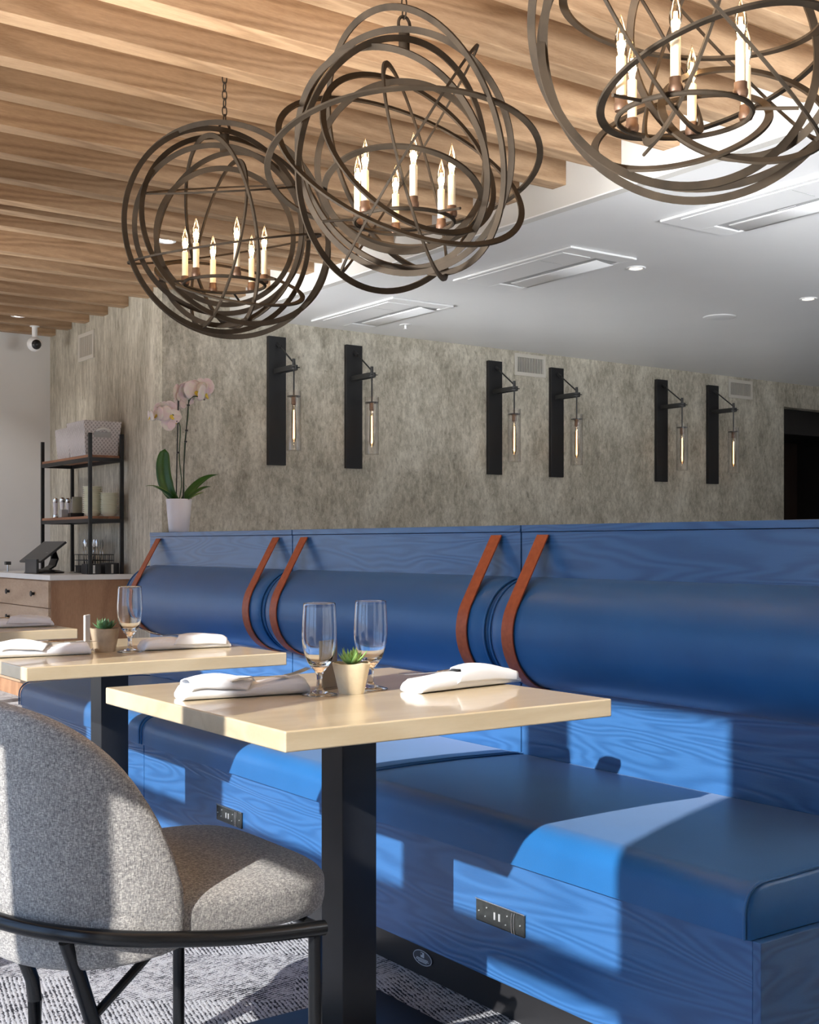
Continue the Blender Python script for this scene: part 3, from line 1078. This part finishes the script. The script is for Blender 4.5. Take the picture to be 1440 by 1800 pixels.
def chair():
    cx, cy = .940, 2.15
    r = thing('dining_chair', 'grey fabric tub chair with black tubular frame in the foreground', 'chair', (cx, cy, 0), 0)
    R = .262
    # plan of the shell: straight sides then a half circle behind
    def plan(s_, off=0.0):
        """s in [-1,1] along the horseshoe, 0 at the middle of the back"""
        side = .004
        total = side + (R * PI / 2)
        d = abs(s_) * total
        sg = 1 if s_ >= 0 else -1
        if d <= R * PI / 2:
            a = d / R
            x = -(R + off) * math.cos(a)
            y = (R + off) * math.sin(a)
        else:
            x = d - R * PI / 2
            y = R + off - .0 * x
        return x - .043, -sg * y

    def top(s_):
        q = abs(s_)
        k = max(0.0, (q - .10) / .90)
        return .808 - .07 * q ** 2 - .34 * (1 - math.sqrt(max(0, 1 - k ** 2.7)))

    th_ = .055

    def shell(u, v):
        s_ = -1 + 2 * u
        zt = top(s_) - .012
        zb = .358 + .035 * abs(s_) ** 4
        # cross section: rounded slab
        a = 2 * PI * v
        ca, sa = math.cos(a), math.sin(a)
        e = .35
        px_ = math.copysign(abs(ca) ** e, ca)
        pz_ = math.copysign(abs(sa) ** .55, sa)
        zc, hz = (zt + zb) / 2, (zt - zb) / 2
        lean = -.03 * ((zc + hz * pz_ - .36) / .44)
        endt = min(1.0, (1 - abs(s_)) / .05 + .35)
        off = -th_ / 2 + px_ * th_ / 2 * endt - lean * 0
        x, y = plan(s_, off + .03 * ((zc + hz * pz_ - .40) / .44) * (1 - abs(s_) ** 2))
        return (x, y, zc + hz * pz_)
    m = MB().grid(shell, 60, 48)
    nv = 48
    m.f.append(tuple(range(nv)))
    m.f.append(tuple(59 * nv + q for q in range(nv))[::-1])
    m.build('backrest', 'grey_fabric', r, smooth=True, angle=80)
    # seat pad
    def seat(u, v):
        a = 2 * PI * u
        n_ = 4.6
        ca, sa = math.cos(a), math.sin(a)
        den = (abs(ca) ** n_ + abs(sa) ** n_) ** (1 / n_)
        ph = -PI / 2 + PI * v
        rr = abs(math.cos(ph)) ** (.26 if ph > 0 else .14)
        z = .430 + .048 * math.copysign(abs(math.sin(ph)) ** .55, math.sin(ph)) + (.016 * math.cos(PI / 2 * min(1, rr)) if ph > 0 else 0)
        return (  .026 + .254 * ca / den * rr, .256 * sa / den * rr, z)
    MB().grid(seat, 64, 26, True).build('seat', 'grey_fabric', r, smooth=True, angle=180)
    # rail: horseshoe tube outside the shell
    half = [(.205, -.285, .384), (.12, -.289, .391), (.03, -.289, .400)]
    half += [(-.043 + .280 * math.cos(math.radians(a_)), -.282 * math.sin(math.radians(a_)), .441 - .032 * ((180 - a_) / 90) ** 2) for a_ in (92, 110, 128, 146, 164)]
    path = half + [(-.323, 0, .441)] + [(x, -y, z) for x, y, z in half[::-1]]
    path = smooth_path(path, 5)
    MB().tube(path, .0135, 14).build('rail', 'chair_tube', r, smooth=True)
    MB().cyl((.20, -.281, .382), (.20, .281, .382), .009, 12).build('front_rail', 'chair_tube', r, smooth=True)
    for sg in (-1, 1):
        MB().cyl((.190, sg * .281, 0.0), (.190, sg * .281, .381), .0125, 14).build('leg', 'chair_tube', r, smooth=True)
        MB().tube([(-.225, sg * .185, .415), (-.205, sg * .178, .36), (-.175, sg * .165, .27), (-.165, sg * .162, .24), (-.16, sg * .162, .20), (-.16, sg * .162, .0)], .0135, 14).build('leg', 'chair_tube', r, smooth=True)
        MB().cyl((-.172, sg * .163, .27), (-.05, sg * .163, .375), .008, 10).build('brace', 'chair_tube', r, smooth=True)
    return r


chair()


# ------------------------------------------------------------------ chandeliers
def local_frame(c):
    """axes of the fitting as seen from the dining side"""
    w_ = (Vector((0, 0, EYE)) - Vector(c)).normalized()
    rt = Vector((0, 0, 1)).cross(w_).normalized()
    up = w_.cross(rt).normalized()
    return rt, up, w_


def chandelier(c, label, rings, candle_phase, stem_h, inner_scale=1.0):
    r = thing('orb_chandelier', label, 'chandelier', c, 0, 'orb chandeliers')
    rt, up, w_ = local_frame(c)
    for (ox, oy, R, ratio, ang, sgn) in rings:
        # ox,oy centre offset (m), R radius (m), ratio minor/major, ang of the major axis (deg, clockwise), sgn which way it leans
        cb = max(.02, min(1, ratio))
        tilt = math.acos(cb) * sgn
        a = math.radians(-ang)
        major = rt * math.cos(a) + up * math.sin(a)
        minor_dir = -rt * math.sin(a) + up * math.cos(a)
        minor = minor_dir * math.cos(tilt) + w_ * math.sin(tilt)
        nrm = major.cross(minor).normalized()
        cc = rt * ox + up * oy
        vs = []
        n = 96
        for i in range(n):
            t_ = 2 * PI * i / n
            d = major * math.cos(t_) + minor * math.sin(t_)
            for (dr, dn) in ((-.0088, -.003), (.0088, -.003), (.0088, .003), (-.0088, .003)):
                vs.append(cc + d * (R + dr) + nrm * dn)
        fs = [(i * 4 + q, i * 4 + (q + 1) % 4, ((i + 1) % n) * 4 + (q + 1) % 4, ((i + 1) % n) * 4 + q) for i in range(n) for q in range(4)]
        MB().add(vs, fs).build('hoop', 'bronze', r)
    # candle ring
    zc = -.185
    rr = .142
    m = MB().tube([(rr * math.cos(2 * PI * i / 48), rr * math.sin(2 * PI * i / 48), zc) for i in range(48)], .006, 8, True)
    m.build('candle_ring', 'bronze', r, smooth=True)
    for i in range(3):
        a = candle_phase + PI / 6 + i * 2 * PI / 3
        MB().cyl((rr * math.cos(a), rr * math.sin(a), zc), (.235 * math.cos(a), .235 * math.sin(a), zc - .01), .004, 8).build('ring_bracket', 'bronze', r, smooth=True)
    first = None
    for i in range(6):
        a = candle_phase + i * PI / 3
        p = (rr * math.cos(a), rr * math.sin(a), zc + .002)
        if first is None:
            cd = MB().lathe([(0, 0), (.0135, 0), (.0155, .006), (.0155, .014), (.0135, .018), (.0135, .030), (.0, .030)], 20).build('candle_cup', 'candle_cup', r, smooth=True, loc=p)
            MB().lathe([(.0105, .030), (.0105, .115), (.0085, .117), (0, .117)], 20).build('candle_sleeve', 'candle_cream', cd, smooth=True)
            MB().lathe([(.0070, .117), (.0075, .124), (.0125, .142), (.0138, .152), (.0118, .170), (.0070, .184), (.0030, .196), (.0008, .205), (0, .206)], 20).build('flame_bulb', 'bulb_glass', cd, smooth=True)
            f = MB()
            for k in range(4):
                b = k * PI / 2
                f.cyl((.0042 * math.cos(b), .0042 * math.sin(b), .130), (.0022 * math.cos(b), .0022 * math.sin(b), .164), .0022, 8)
            f.build('filament', 'filament', cd)
            first = cd
        else:
            cd = dup(first, loc=p, parent=r)
        l = lamp('candle_glow', 'POINT', (p[0], p[1], p[2] + .150), 1.0, (1, .70, .42), shadow_soft_size=0.015)
        l.parent = r
    # top socket, loop and chain
    zt = stem_h
    MB().cyl((0, 0, zt - .060), (0, 0, zt), .016, 14).build('stem', 'bronze', r, smooth=True)
    MB().tube([(.020 * math.cos(2 * PI * i / 24), 0, zt + .020 + .024 * math.sin(2 * PI * i / 24)) for i in range(24)], .0045, 8, True, up=Vector((0, 1, 0))).build('loop', 'bronze', r, smooth=True)
    z = zt + .040
    k = 0
    while z < ZB - c[2] - .005 + .16:
        pts = []
        for i in range(20):
            a = 2 * PI * i / 20
            x_, z_ = .0085 * math.cos(a), .017 * math.sin(a)
            pts.append((x_ if k % 2 else 0, 0 if k % 2 else x_, z + .014 + z_))
        MB().tube(pts, .0024, 6, True, up=Vector((0, 1, 0)) if k % 2 else Vector((1, 0, 0))).build('chain_link', 'bronze', r, smooth=True)
        z += .0285
        k += 1
    return r


def px(lst, cx, cy, s):
    """ellipse list measured in a detail view -> metres about the centre"""
    out = []
    for (ex, ey, a, b, ang, sg) in lst:
        out.append(((ex - cx) / s, -(ey - cy) / s, a / s, b / a, ang, sg))
    return out


C1 = (2.003, 3.931, 2.165)
r1 = px([(680, 955, 635, 600, 60, 1), (650, 945, 600, 540, 70, -1), (645, 950, 505, 490, 20, 1), (680, 985, 410, 400, 0, 1),
         (650, 955, 560, 205, 82, 1), (635, 1025, 505, 118, -76, -1), (680, 1050, 575, 40, -10, 1), (665, 702, 448, 26, -5, -1),
         (712, 1250, 445, 82, 9, -1), (760, 930, 600, 500, 40, -1), (690, 990, 520, 420, 110, 1)], 676, 950, 498 * 3.43)
chandelier(C1, 'smallest looking orb chandelier at the left, farthest of three', r1, math.radians(20), .345)
C2 = (2.03, 2.870, 2.165)
r2 = px([(725, 840, 690, 345, -4, 1), (720, 845, 655, 270, 22, -1), (760, 740, 655, 410, 72, 1), (690, 850, 615, 470, 95, -1),
         (710, 785, 590, 540, 80, 1), (715, 840, 430, 412, 0, -1), (790, 872, 540, 72, 74, -1), (745, 820, 640, 34, -58, 1),
         (720, 1000, 405, 255, 6, 1), (760, 770, 500, 285, 38, -1), (650, 820, 560, 455, 60, 1)], 726, 792, 618 * 2.88)
chandelier(C2, 'middle orb chandelier with wide overlapping hoops', r2, math.radians(5), .355)
C3 = (2.02, 1.815, 2.165)
r3 = px([(850, 150, 845, 790, 20, 1), (870, 180, 790, 770, 60, -1), (760, 240, 700, 600, 30, -1), (930, 370, 590, 260, -18, 1),
         (760, 620, 440, 130, -8, -1), (1000, 250, 560, 470, 60, 1), (560, 100, 600, 60, 60, -1), (900, 120, 800, 50, 48, 1),
         (780, 200, 500, 90, -68, -1), (1080, 560, 420, 190, 12, -1), (820, 60, 640, 230, 8, 1)], 780, 147, 820 * 2.824)
chandelier(C3, 'largest looking orb chandelier cropped by the top right corner', r3, math.radians(35), .355)


# ------------------------------------------------------------------ service counter
r = thing('service_cabinet', 'wooden service cabinet with drawers and white top by the grey wall', 'cabinet', (2.78, 7.96, 0))
LX, LY = .565, 1.60
MB().box(.02, LX, .015, LY, .0, .826).build('body', 'cabinet_wood', r, bevel=.002)
MB().box(-.0, LX + .012, -.012, LY + .02, .8275, .862).build('countertop', 'quartz', r, bevel=.002)
for i in range(2):
    for j in range(4):
        y0, y1 = (.022, 1.095) if i == 0 else (1.10, LY)
        z1 = .820 - j * .180
        d = MB().box(.002, .0195, y0, y1, z1 - .175, z1).build('drawer', 'drawer_wood', r, bevel=.002)
        for yy in ((.30, .83) if i == 0 else (1.35,)):
            kb = MB().tube([(.002, yy, z1 - .088), (-.012, yy, z1 - .088), (-.020, yy, z1 - .088), (-.024, yy, z1 - .088)], .016, 14, scales=[.6, .6, 1.25, 1.1])
            kb.build('knob', 'black_metal', d, smooth=True)
CT = .8625

# metal shelf
r = thing('shelf_rack', 'black metal shelf rack with two wooden shelves on the cabinet', 'shelf', (3.085, 8.03, CT))
DX, DY, HT = .225, .945, .955
for (x, y) in ((0, 0), (DX, 0), (0, DY), (DX, DY)):
    MB().box(x - .011, x + .011, y - .011, y + .011, 0, HT).build('post', 'black_metal', r)
for z in (.375, .790):
    m = MB()
    for y in (0, DY):
        m.box(.011, DX - .011, y - .010, y + .010, z - .025, z)
    for x in (0, DX):
        m.box(x - .010, x + .010, .011, DY - .011, z - .025, z)
    m.build('shelf_frame', 'black_metal', r)
    MB().box(-.008, DX + .008, .012, DY - .012, z + .0005, z + .018).build('shelf_board', 'shelf_wood', r, bevel=.001)
ZS1 = CT + .3935
ZS2 = CT + .8085


def basket(y0, y1, x0, x1, label, h=.20):
    cx, cy = (x0 + x1) / 2, (y0 + y1) / 2
    r = thing('storage_basket', label, 'basket', (cx, cy, ZS2), 0, 'woven grey baskets on the top shelf')
    hx, hy = (x1 - x0) / 2, (y1 - y0) / 2
    m = MB()
    t0, t1 = .86, 1.0
    b = [(-hx * t0, -hy * t0, 0), (hx * t0, -hy * t0, 0), (hx * t0, hy * t0, 0), (-hx * t0, hy * t0, 0)]
    t_ = [(-hx, -hy, h), (hx, -hy, h), (hx, hy, h), (-hx, hy, h)]
    e = .008
    ti = [(-hx + e, -hy + e, h), (hx - e, -hy + e, h), (hx - e, hy - e, h), (-hx + e, hy - e, h)]
    bi = [(x * .93, y * .93, .01) for x, y, z in b]
    m.add(b + t_ + ti + bi, [(0, 3, 2, 1)] + [(i, (i + 1) % 4, 4 + (i + 1) % 4, 4 + i) for i in range(4)] + [(4 + i, 4 + (i + 1) % 4, 8 + (i + 1) % 4, 8 + i) for i in range(4)]
          + [(8 + i, 8 + (i + 1) % 4, 12 + (i + 1) % 4, 12 + i) for i in range(4)] + [(12, 13, 14, 15)])
    m.build('basket_body', 'basket_weave', r, bevel=.004)
    MB().tube([(-hx * .35 + hx * .7 * i / 12, -hy * .99 - .012 * math.sin(PI * i / 12), h * .70 + .018 * math.sin(PI * i / 12)) for i in range(13)], .010, 10,
              scales=[.6] + [1] * 11 + [.6]).build('handle', 'frosted', r, smooth=True)
    m = MB().box(-hx * .45, hx * .45, -hy * .955, -hy * .945, h * .52, h * .74)
    m.build('handle_slot', 'cassette_grey', r)
    return r


basket(8.065, 8.40, 3.055, 3.325, 'large grey woven basket at the front of the top shelf', .235)
basket(8.44, 8.72, 3.085, 3.295, 'smaller grey woven basket behind the large one', .215)


ORD = ['lowest', 'second lowest', 'third lowest', 'fourth lowest', 'fifth lowest', 'sixth lowest', 'seventh lowest', 'eighth lowest', 'ninth lowest', 'tenth lowest', 'eleventh lowest', 'twelfth lowest', 'thirteenth lowest', 'fourteenth lowest']


def dish_stack(x, y, z, n, rad, step, hh, what, label, group, label2):
    prof = [(0, 0), (rad * .55, 0), (rad * .60, hh * .12), (rad * .84, hh * .66), (rad * .88, hh * .8), (rad, hh * .9), (rad, hh), (rad - .003, hh), (rad * .90, hh * .85), (rad * .56, hh * .2), (0, hh * .18)]
    first = None
    for i in range(n):
        if first is None:
            first = MB().lathe(prof, 36).build(what, 'cream_china', None, smooth=True, loc=(x, y, z), angle=50)
            tag(first, label2, what.replace('_', ' '), group)
        else:
            c = first.copy()
            COL.objects.link(c)
            c.location = (x + random.uniform(-.0015, .0015), y + random.uniform(-.0015, .0015), z + i * step)
            c['label'] = ORD[i] + ' ' + label if i < n - 1 else 'topmost ' + label
    first['label'] = 'lowest ' + label


dish_stack(3.165, 8.19, ZS1 + .0005, 14, .066, .0135, .030, 'bowl', 'cream bowl in the taller left stack on the middle shelf', 'bowls in the taller stack', '')
dish_stack(3.25, 8.105, ZS1 + .0005, 12, .062, .0122, .026, 'saucer', 'cream saucer in the shorter right stack on the middle shelf', 'saucers in the shorter stack', '')


def mill(x, y, label):
    r = thing('pepper_mill', label, 'shaker', (x, y, ZS1 + .0005), 0, 'shakers on the middle shelf')
    MB().lathe([(0, 0), (.019, 0), (.020, .006), (.019, .022), (.015, .026)], 20).build('base', 'chrome', r, smooth=True)
    MB().lathe([(.015, .026), (.013, .05), (.016, .085), (.017, .110), (0, .110)], 20).build('body', 'white_ceramic', r, smooth=True)
    MB().lathe([(.019, .110), (.023, .118), (.022, .134), (.012, .144), (0, .146)], 20).build('cap', 'chrome', r, smooth=True)
    return r


m0 = mill(3.12, 8.80, 'chrome and white shaker at the left end of the middle shelf')
dup(m0, loc=(3.20, 8.76, ZS1 + .0005), label='chrome capped shaker standing behind the leftmost one')
dup(m0, loc=(3.12, 8.66, ZS1 + .0005), label='chrome capped shaker next to the silver menu stand')
r = thing('menu_stand', 'silver slanted menu stand beside the bowls on the middle shelf', 'stand', (3.13, 8.50, ZS1 + .0005), math.radians(-10))
MB().add([(0, -.02, 0), (.07, -.02, 0), (.07, .06, 0), (0, .06, 0), (.0, -.02, .145), (.07, -.02, .145), (.07, .06, .105), (0, .06, .105)],
         [(0, 3, 2, 1), (4, 5, 6, 7), (0, 1, 5, 4), (1, 2, 6, 5), (2, 3, 7, 6), (3, 0, 4, 7)]).build('casing', 'steel', r, bevel=.002)
MB().box(-.012, .08, -.03, .07, 0, .03).build('foot', 'black_plastic', r)
r = thing('sugar_caddy', 'small grey square caddy in front of the shakers', 'caddy', (3.095, 8.58, ZS1 + .0005))
MB().box(-.02, .03, -.03, .025, 0, .055).build('box', 'cassette_grey', r, bevel=.003)
MB().box(-.012, .022, -.022, .017, .055, .060).build('packets', 'white_paint', r)

# point of sale tablet
r = thing('tablet_stand', 'black tilted point of sale tablet on a curved stand', 'tablet', (2.93, 8.60, CT), math.radians(8))
m = MB()
m.add([(-.09, -.20, .085), (.10, -.20, .225), (.10, .12, .225), (-.09, .12, .085), (-.083, -.20, .072), (.112, -.20, .212), (.112, .12, .212), (-.083, .12, .072)],
      [(0, 3, 2, 1), (4, 5, 6, 7), (0, 1, 5, 4), (1, 2, 6, 5), (2, 3, 7, 6), (3, 0, 4, 7)])
m.build('screen', 'dark_plastic', r, bevel=.004)
m = MB()
path = [(-.10, 0, .012), (-.05, 0, .012), (.02, 0, .018), (.08, 0, .05), (.10, 0, .10), (.09, 0, .16), (.07, 0, .19)]
m.sweep([(x, y - .04, z) for x, y, z in path], [(-.05, -.006), (.05, -.006), (.05, .006), (-.05, .006)])
m.build('neck', 'black_plastic', r, smooth=True, angle=40)
MB().lathe([(0, 0), (.13, 0), (.13, .008), (.10, .020), (.03, .030), (0, .031)], 36, (.02, -.04, 0), squash=1.2).build('base', 'black_plastic', r, smooth=True)
MB().box(-.115, -.095, -.19, -.02, .0, .10).build('card_reader', 'dark_plastic', r, bevel=.004)
MB().lathe([(0, 0), (.007, 0), (.006, .001), (0, .001)], 12, (-.02, -.16, .145)).build('logo_dot', 'white_paint', r)

# cutlery caddy with cutlery under the shelf
r = thing('cutlery_caddy', 'black wire caddy under the shelf filled with loose cutlery', 'caddy', (3.235, 8.35, CT))
m = MB()
W_, D_, H_ = .085, .15, .13
for z in (.004, .05, .09, H_):
    m.tube([(-W_, -D_, z), (W_, -D_, z), (W_, D_, z), (-W_, D_, z)], .003, 6, True)
for i in range(9):
    yy = -D_ + 2 * D_ * i / 8
    m.cyl((-W_, yy, .004), (-W_, yy, H_), .0015, 6); m.cyl((W_, yy, .004), (W_, yy, H_), .0015, 6)
for i in range(6):
    xx = -W_ + 2 * W_ * i / 5
    m.cyl((xx, -D_, .004), (xx, -D_, H_), .0015, 6); m.cyl((xx, D_, .004), (xx, D_, H_), .0015, 6)
m.build('wire_frame', 'black_metal', r, smooth=True)
MB().box(-W_ + .006, W_ - .006, -D_ + .006, D_ - .006, .002, .055).build('tray', 'black_plastic', r)
first = None
rng = random.Random(4)
for i in range(10):
    x, y = 3.235 + (.035 if i % 2 else -.035), 8.35 - .11 + .024 * i
    tx, ty = -.10 + .02 * i, (.06 if i % 2 else -.10)
    if first is None:
        m = MB().tube([(0, 0, 0), (0, 0, .09), (0, 0, .13)], .0028, 8, up=Vector((0, 1, 0)))
        m.grid(lambda u, v: (.014 * math.sin(PI * (.1 + .85 * v)) * math.cos(2 * PI * u), .003 * math.sin(PI * (.1 + .85 * v)) * math.sin(2 * PI * u), .125 + .055 * v), 12, 10, True)
        first = m.build('spoon', 'steel', None, smooth=True, angle=180)
        tag(first, 'steel spoon standing in the black wire caddy', 'spoon', 'spoons in the wire caddy')
        o = first
    else:
        o = first.copy()
        COL.objects.link(o)
    o.location = (x, y, CT + .057)
    o.rotation_euler = (tx, ty, rng.uniform(0, 6))
# black trays right of the caddy
for i, (xx, yy, hh) in enumerate(((3.12, 8.10, .07), (3.25, 8.10, .075))):
    r = thing('holder_box', ('left' if i == 0 else 'right') + ' low black holder box on the counter below the saucers', 'box', (xx, yy, CT), 0, 'low black boxes on the counter')
    MB().box(-.05, .05, -.05, .05, 0, hh).build('casing', 'black_plastic', r, bevel=.003)
    MB().box(-.008, .008, -.0515, -.05, .005, hh - .01).build('silver_strip', 'steel', r)
r = thing('tap_fitting', 'tiny dark fitting on the counter at the far left', 'fitting', (2.90, 9.20, CT))
MB().cyl((0, 0, 0), (0, 0, .05), .006, 10).build('post', 'steel', r, smooth=True)
MB().box(-.02, .02, -.02, .02, .05, .075).build('head', 'dark_plastic', r, bevel=.003)


# ------------------------------------------------------------------ orchid
ox, oy, oz = 2.395, 5.15, 1.1175
r = thing('potted_orchid', 'white pink orchid in a white pot on the far banquette top', 'plant', (ox, oy, oz))
MB().lathe([(0, 0), (.043, 0), (.045, .002), (.058, .148), (.057, .150), (.054, .148), (.050, .13), (0, .13)], 40).build('pot', 'white_ceramic', r, smooth=True, angle=50)
MB().lathe([(0, .132), (.051, .131)], 24).build('bark', 'soil', r)
rt, up, w_ = local_frame((ox, oy, 1.5))
rt = Vector((rt.x, rt.y, 0)).normalized(); wv = Vector((w_.x, w_.y, 0)).normalized(); UP = Vector((0, 0, 1))


def P3(a, b, d=0.0):
    """a metres to the right, b metres above the pot foot, d towards the room"""
    return rt * a + UP * b + wv * d


def leaf_blade(pts, wmax, mat, name='leaf', roll=None, blunt=False):
    n = 22
    ctr = []
    # quadratic/cubic through control points
    def bez(t_):
        q = [Vector(p) for p in pts]
        while len(q) > 1:
            q = [q[i].lerp(q[i + 1], t_) for i in range(len(q) - 1)]
        return q[0]
    m = MB()

    def fn(u, v):
        p = bez(u)
        d = (bez(min(1, u + .02)) - bez(max(0, u - .02))).normalized()
        side = d.cross(roll if roll else wv).normalized()
        nn = side.cross(d).normalized()
        wd = wmax * ((.45 + .55 * min(1, u * 2.2)) * (1 - u ** 9) ** .5 if blunt else (math.sin(PI * min(1, (u * .80 + .17))) ** .75) * (1 - u ** 7))
        s_ = (v - .5) * 2
        return p + side * s_ * wd - nn * (abs(s_) - .3) * wd * -.30
    m.grid(fn, n, 7)
    return m.build(name, mat, r, smooth=True, solid=.0016, angle=180)


b0 = .135
leaf_blade([P3(-.005, b0), P3(-.055, .18, .0), P3(-.085, .26, -.01), P3(-.062, .378, -.02)], .033, 'orchid_leaf', blunt=True)
leaf_blade([P3(-.01, b0), P3(-.05, .16, .03), P3(-.08, .22, .05), P3(-.145, .205, .06)], .017, 'orchid_leaf_pale', roll=UP)
leaf_blade([P3(-.01, b0), P3(-.04, .16, .05), P3(-.07, .19, .09), P3(-.11, .20, .10)], .016, 'orchid_leaf', roll=UP)
leaf_blade([P3(.015, b0), P3(.05, .19, .0), P3(.11, .26, .0), P3(.175, .262, .0)], .022, 'orchid_leaf', roll=(UP + wv * .8).normalized())
leaf_blade([P3(.02, b0), P3(.06, .17, .03), P3(.10, .205, .04), P3(.140, .206, .04)], .016, 'orchid_leaf', roll=(UP + wv * .6).normalized())
leaf_blade([P3(.02, b0), P3(.05, .15, .05), P3(.08, .175, .06), P3(.110, .178, .06)], .011, 'orchid_leaf_pale', roll=(UP + wv * .5).normalized())
MB().tube([P3(-.012, .13), P3(-.008, .35), P3(-.002, .60)], .0028, 8, up=wv).build('stake', 'stake', r, smooth=True)
MB().tube([P3(.018, .13), P3(.022, .30), P3(.032, .45), P3(.044, .60)], .0028, 8, up=wv).build('stake', 'stake', r, smooth=True)


MB().tube(smooth_path([P3(-.002, .13), P3(.012, .22), P3(.002, .34), P3(.006, .46), P3(-.002, .50), P3(-.025, .53), P3(-.055, .535), P3(-.09, .52)]), .0026, 8, up=wv).build('flower_stem', 'orchid_stem', r, smooth=True)
MB().tube(smooth_path([P3(.024, .13), P3(.022, .25), P3(.026, .40), P3(.040, .52), P3(.045, .59), P3(.065, .615), P3(.095, .612), P3(.115, .60)]), .0026, 8, up=wv).build('flower_stem', 'orchid_stem', r, smooth=True)
for (a, b) in ((-.006, .50), (-.004, .36), (.042, .575), (.034, .46), (.030, .41)):
    MB().lathe([(0, -.005), (.006, -.004), (.007, .0), (.006, .004), (0, .005)], 12, tuple(P3(a, b, .004))).build('stem_clip', 'black_plastic', r, smooth=True)


def flower(a, b, d, facing, spin, size=1.0):
    """facing: direction the bloom looks at"""
    F = facing.normalized()
    X_ = F.cross(UP).normalized()
    Y_ = X_.cross(F).normalized()
    base = P3(a, b, d)

    def petal(ang, L_, W_, name, mat='petal', curl=.25, z0=0.0):
        ca, sa = math.cos(ang + spin), math.sin(ang + spin)
        D = X_ * ca + Y_ * sa
        S = -X_ * sa + Y_ * ca
        m = MB()

        def fn(u, v):
            wd = W_ * (math.sin(PI * min(1, .06 + u * .90)) ** .55)
            s_ = (v - .5) * 2
            out = z0 - curl * L_ * (u ** 2) - .12 * wd * s_ * s_ + .02 * L_ * math.sin(3 * u * PI)
            return base + D * (L_ * u) + S * (s_ * wd) + F * out
        m.grid(fn, 10, 9)
        return m.build(name, mat, r, smooth=True, solid=.0008, angle=180)
    s = size * 1.32
    petal(PI / 2, .036 * s, .017 * s, 'sepal')
    petal(PI / 2 + 2.15, .035 * s, .016 * s, 'sepal', curl=.3)
    petal(PI / 2 - 2.15, .035 * s, .016 * s, 'sepal', curl=.3)
    petal(.22, .044 * s, .029 * s, 'petal', z0=.004, curl=.15)
    petal(PI - .22, .044 * s, .029 * s, 'petal', z0=.004, curl=.15)
    petal(-PI / 2, .018 * s, .009 * s, 'lip', 'orchid_lip', curl=-.5, z0=.006)


fl = [(.078, .640, .0, wv * .6 + rt * .3, .1, 1.05), (.118, .630, .01, rt * .9 + wv * .5 - UP * .2, -.2, 1.0), (.045, .650, -.02, -wv * .5 + rt * -.4 + UP * .3, .3, 1.0),
      (.005, .625, -.005, -rt * .7 - wv * .5, 0, 1.0), (.105, .655, -.03, -wv + rt * .3, .2, 1.0), (.025, .600, -.02, -wv * .8 - rt * .4, .5, .9),
      (-.035, .530, .0, rt * .5 + wv * .8, .0, .95), (-.060, .555, -.01, -wv * .6 + UP * .3, .2, .9), (-.030, .505, .0, -wv + rt * .2, .9, .9),
      (-.095, .530, .01, wv * .5 - rt * .8, .1, .8), (-.125, .520, .01, -rt + wv * .4 - UP * .2, .1, .62)]
for q in fl:
    flower(*q)
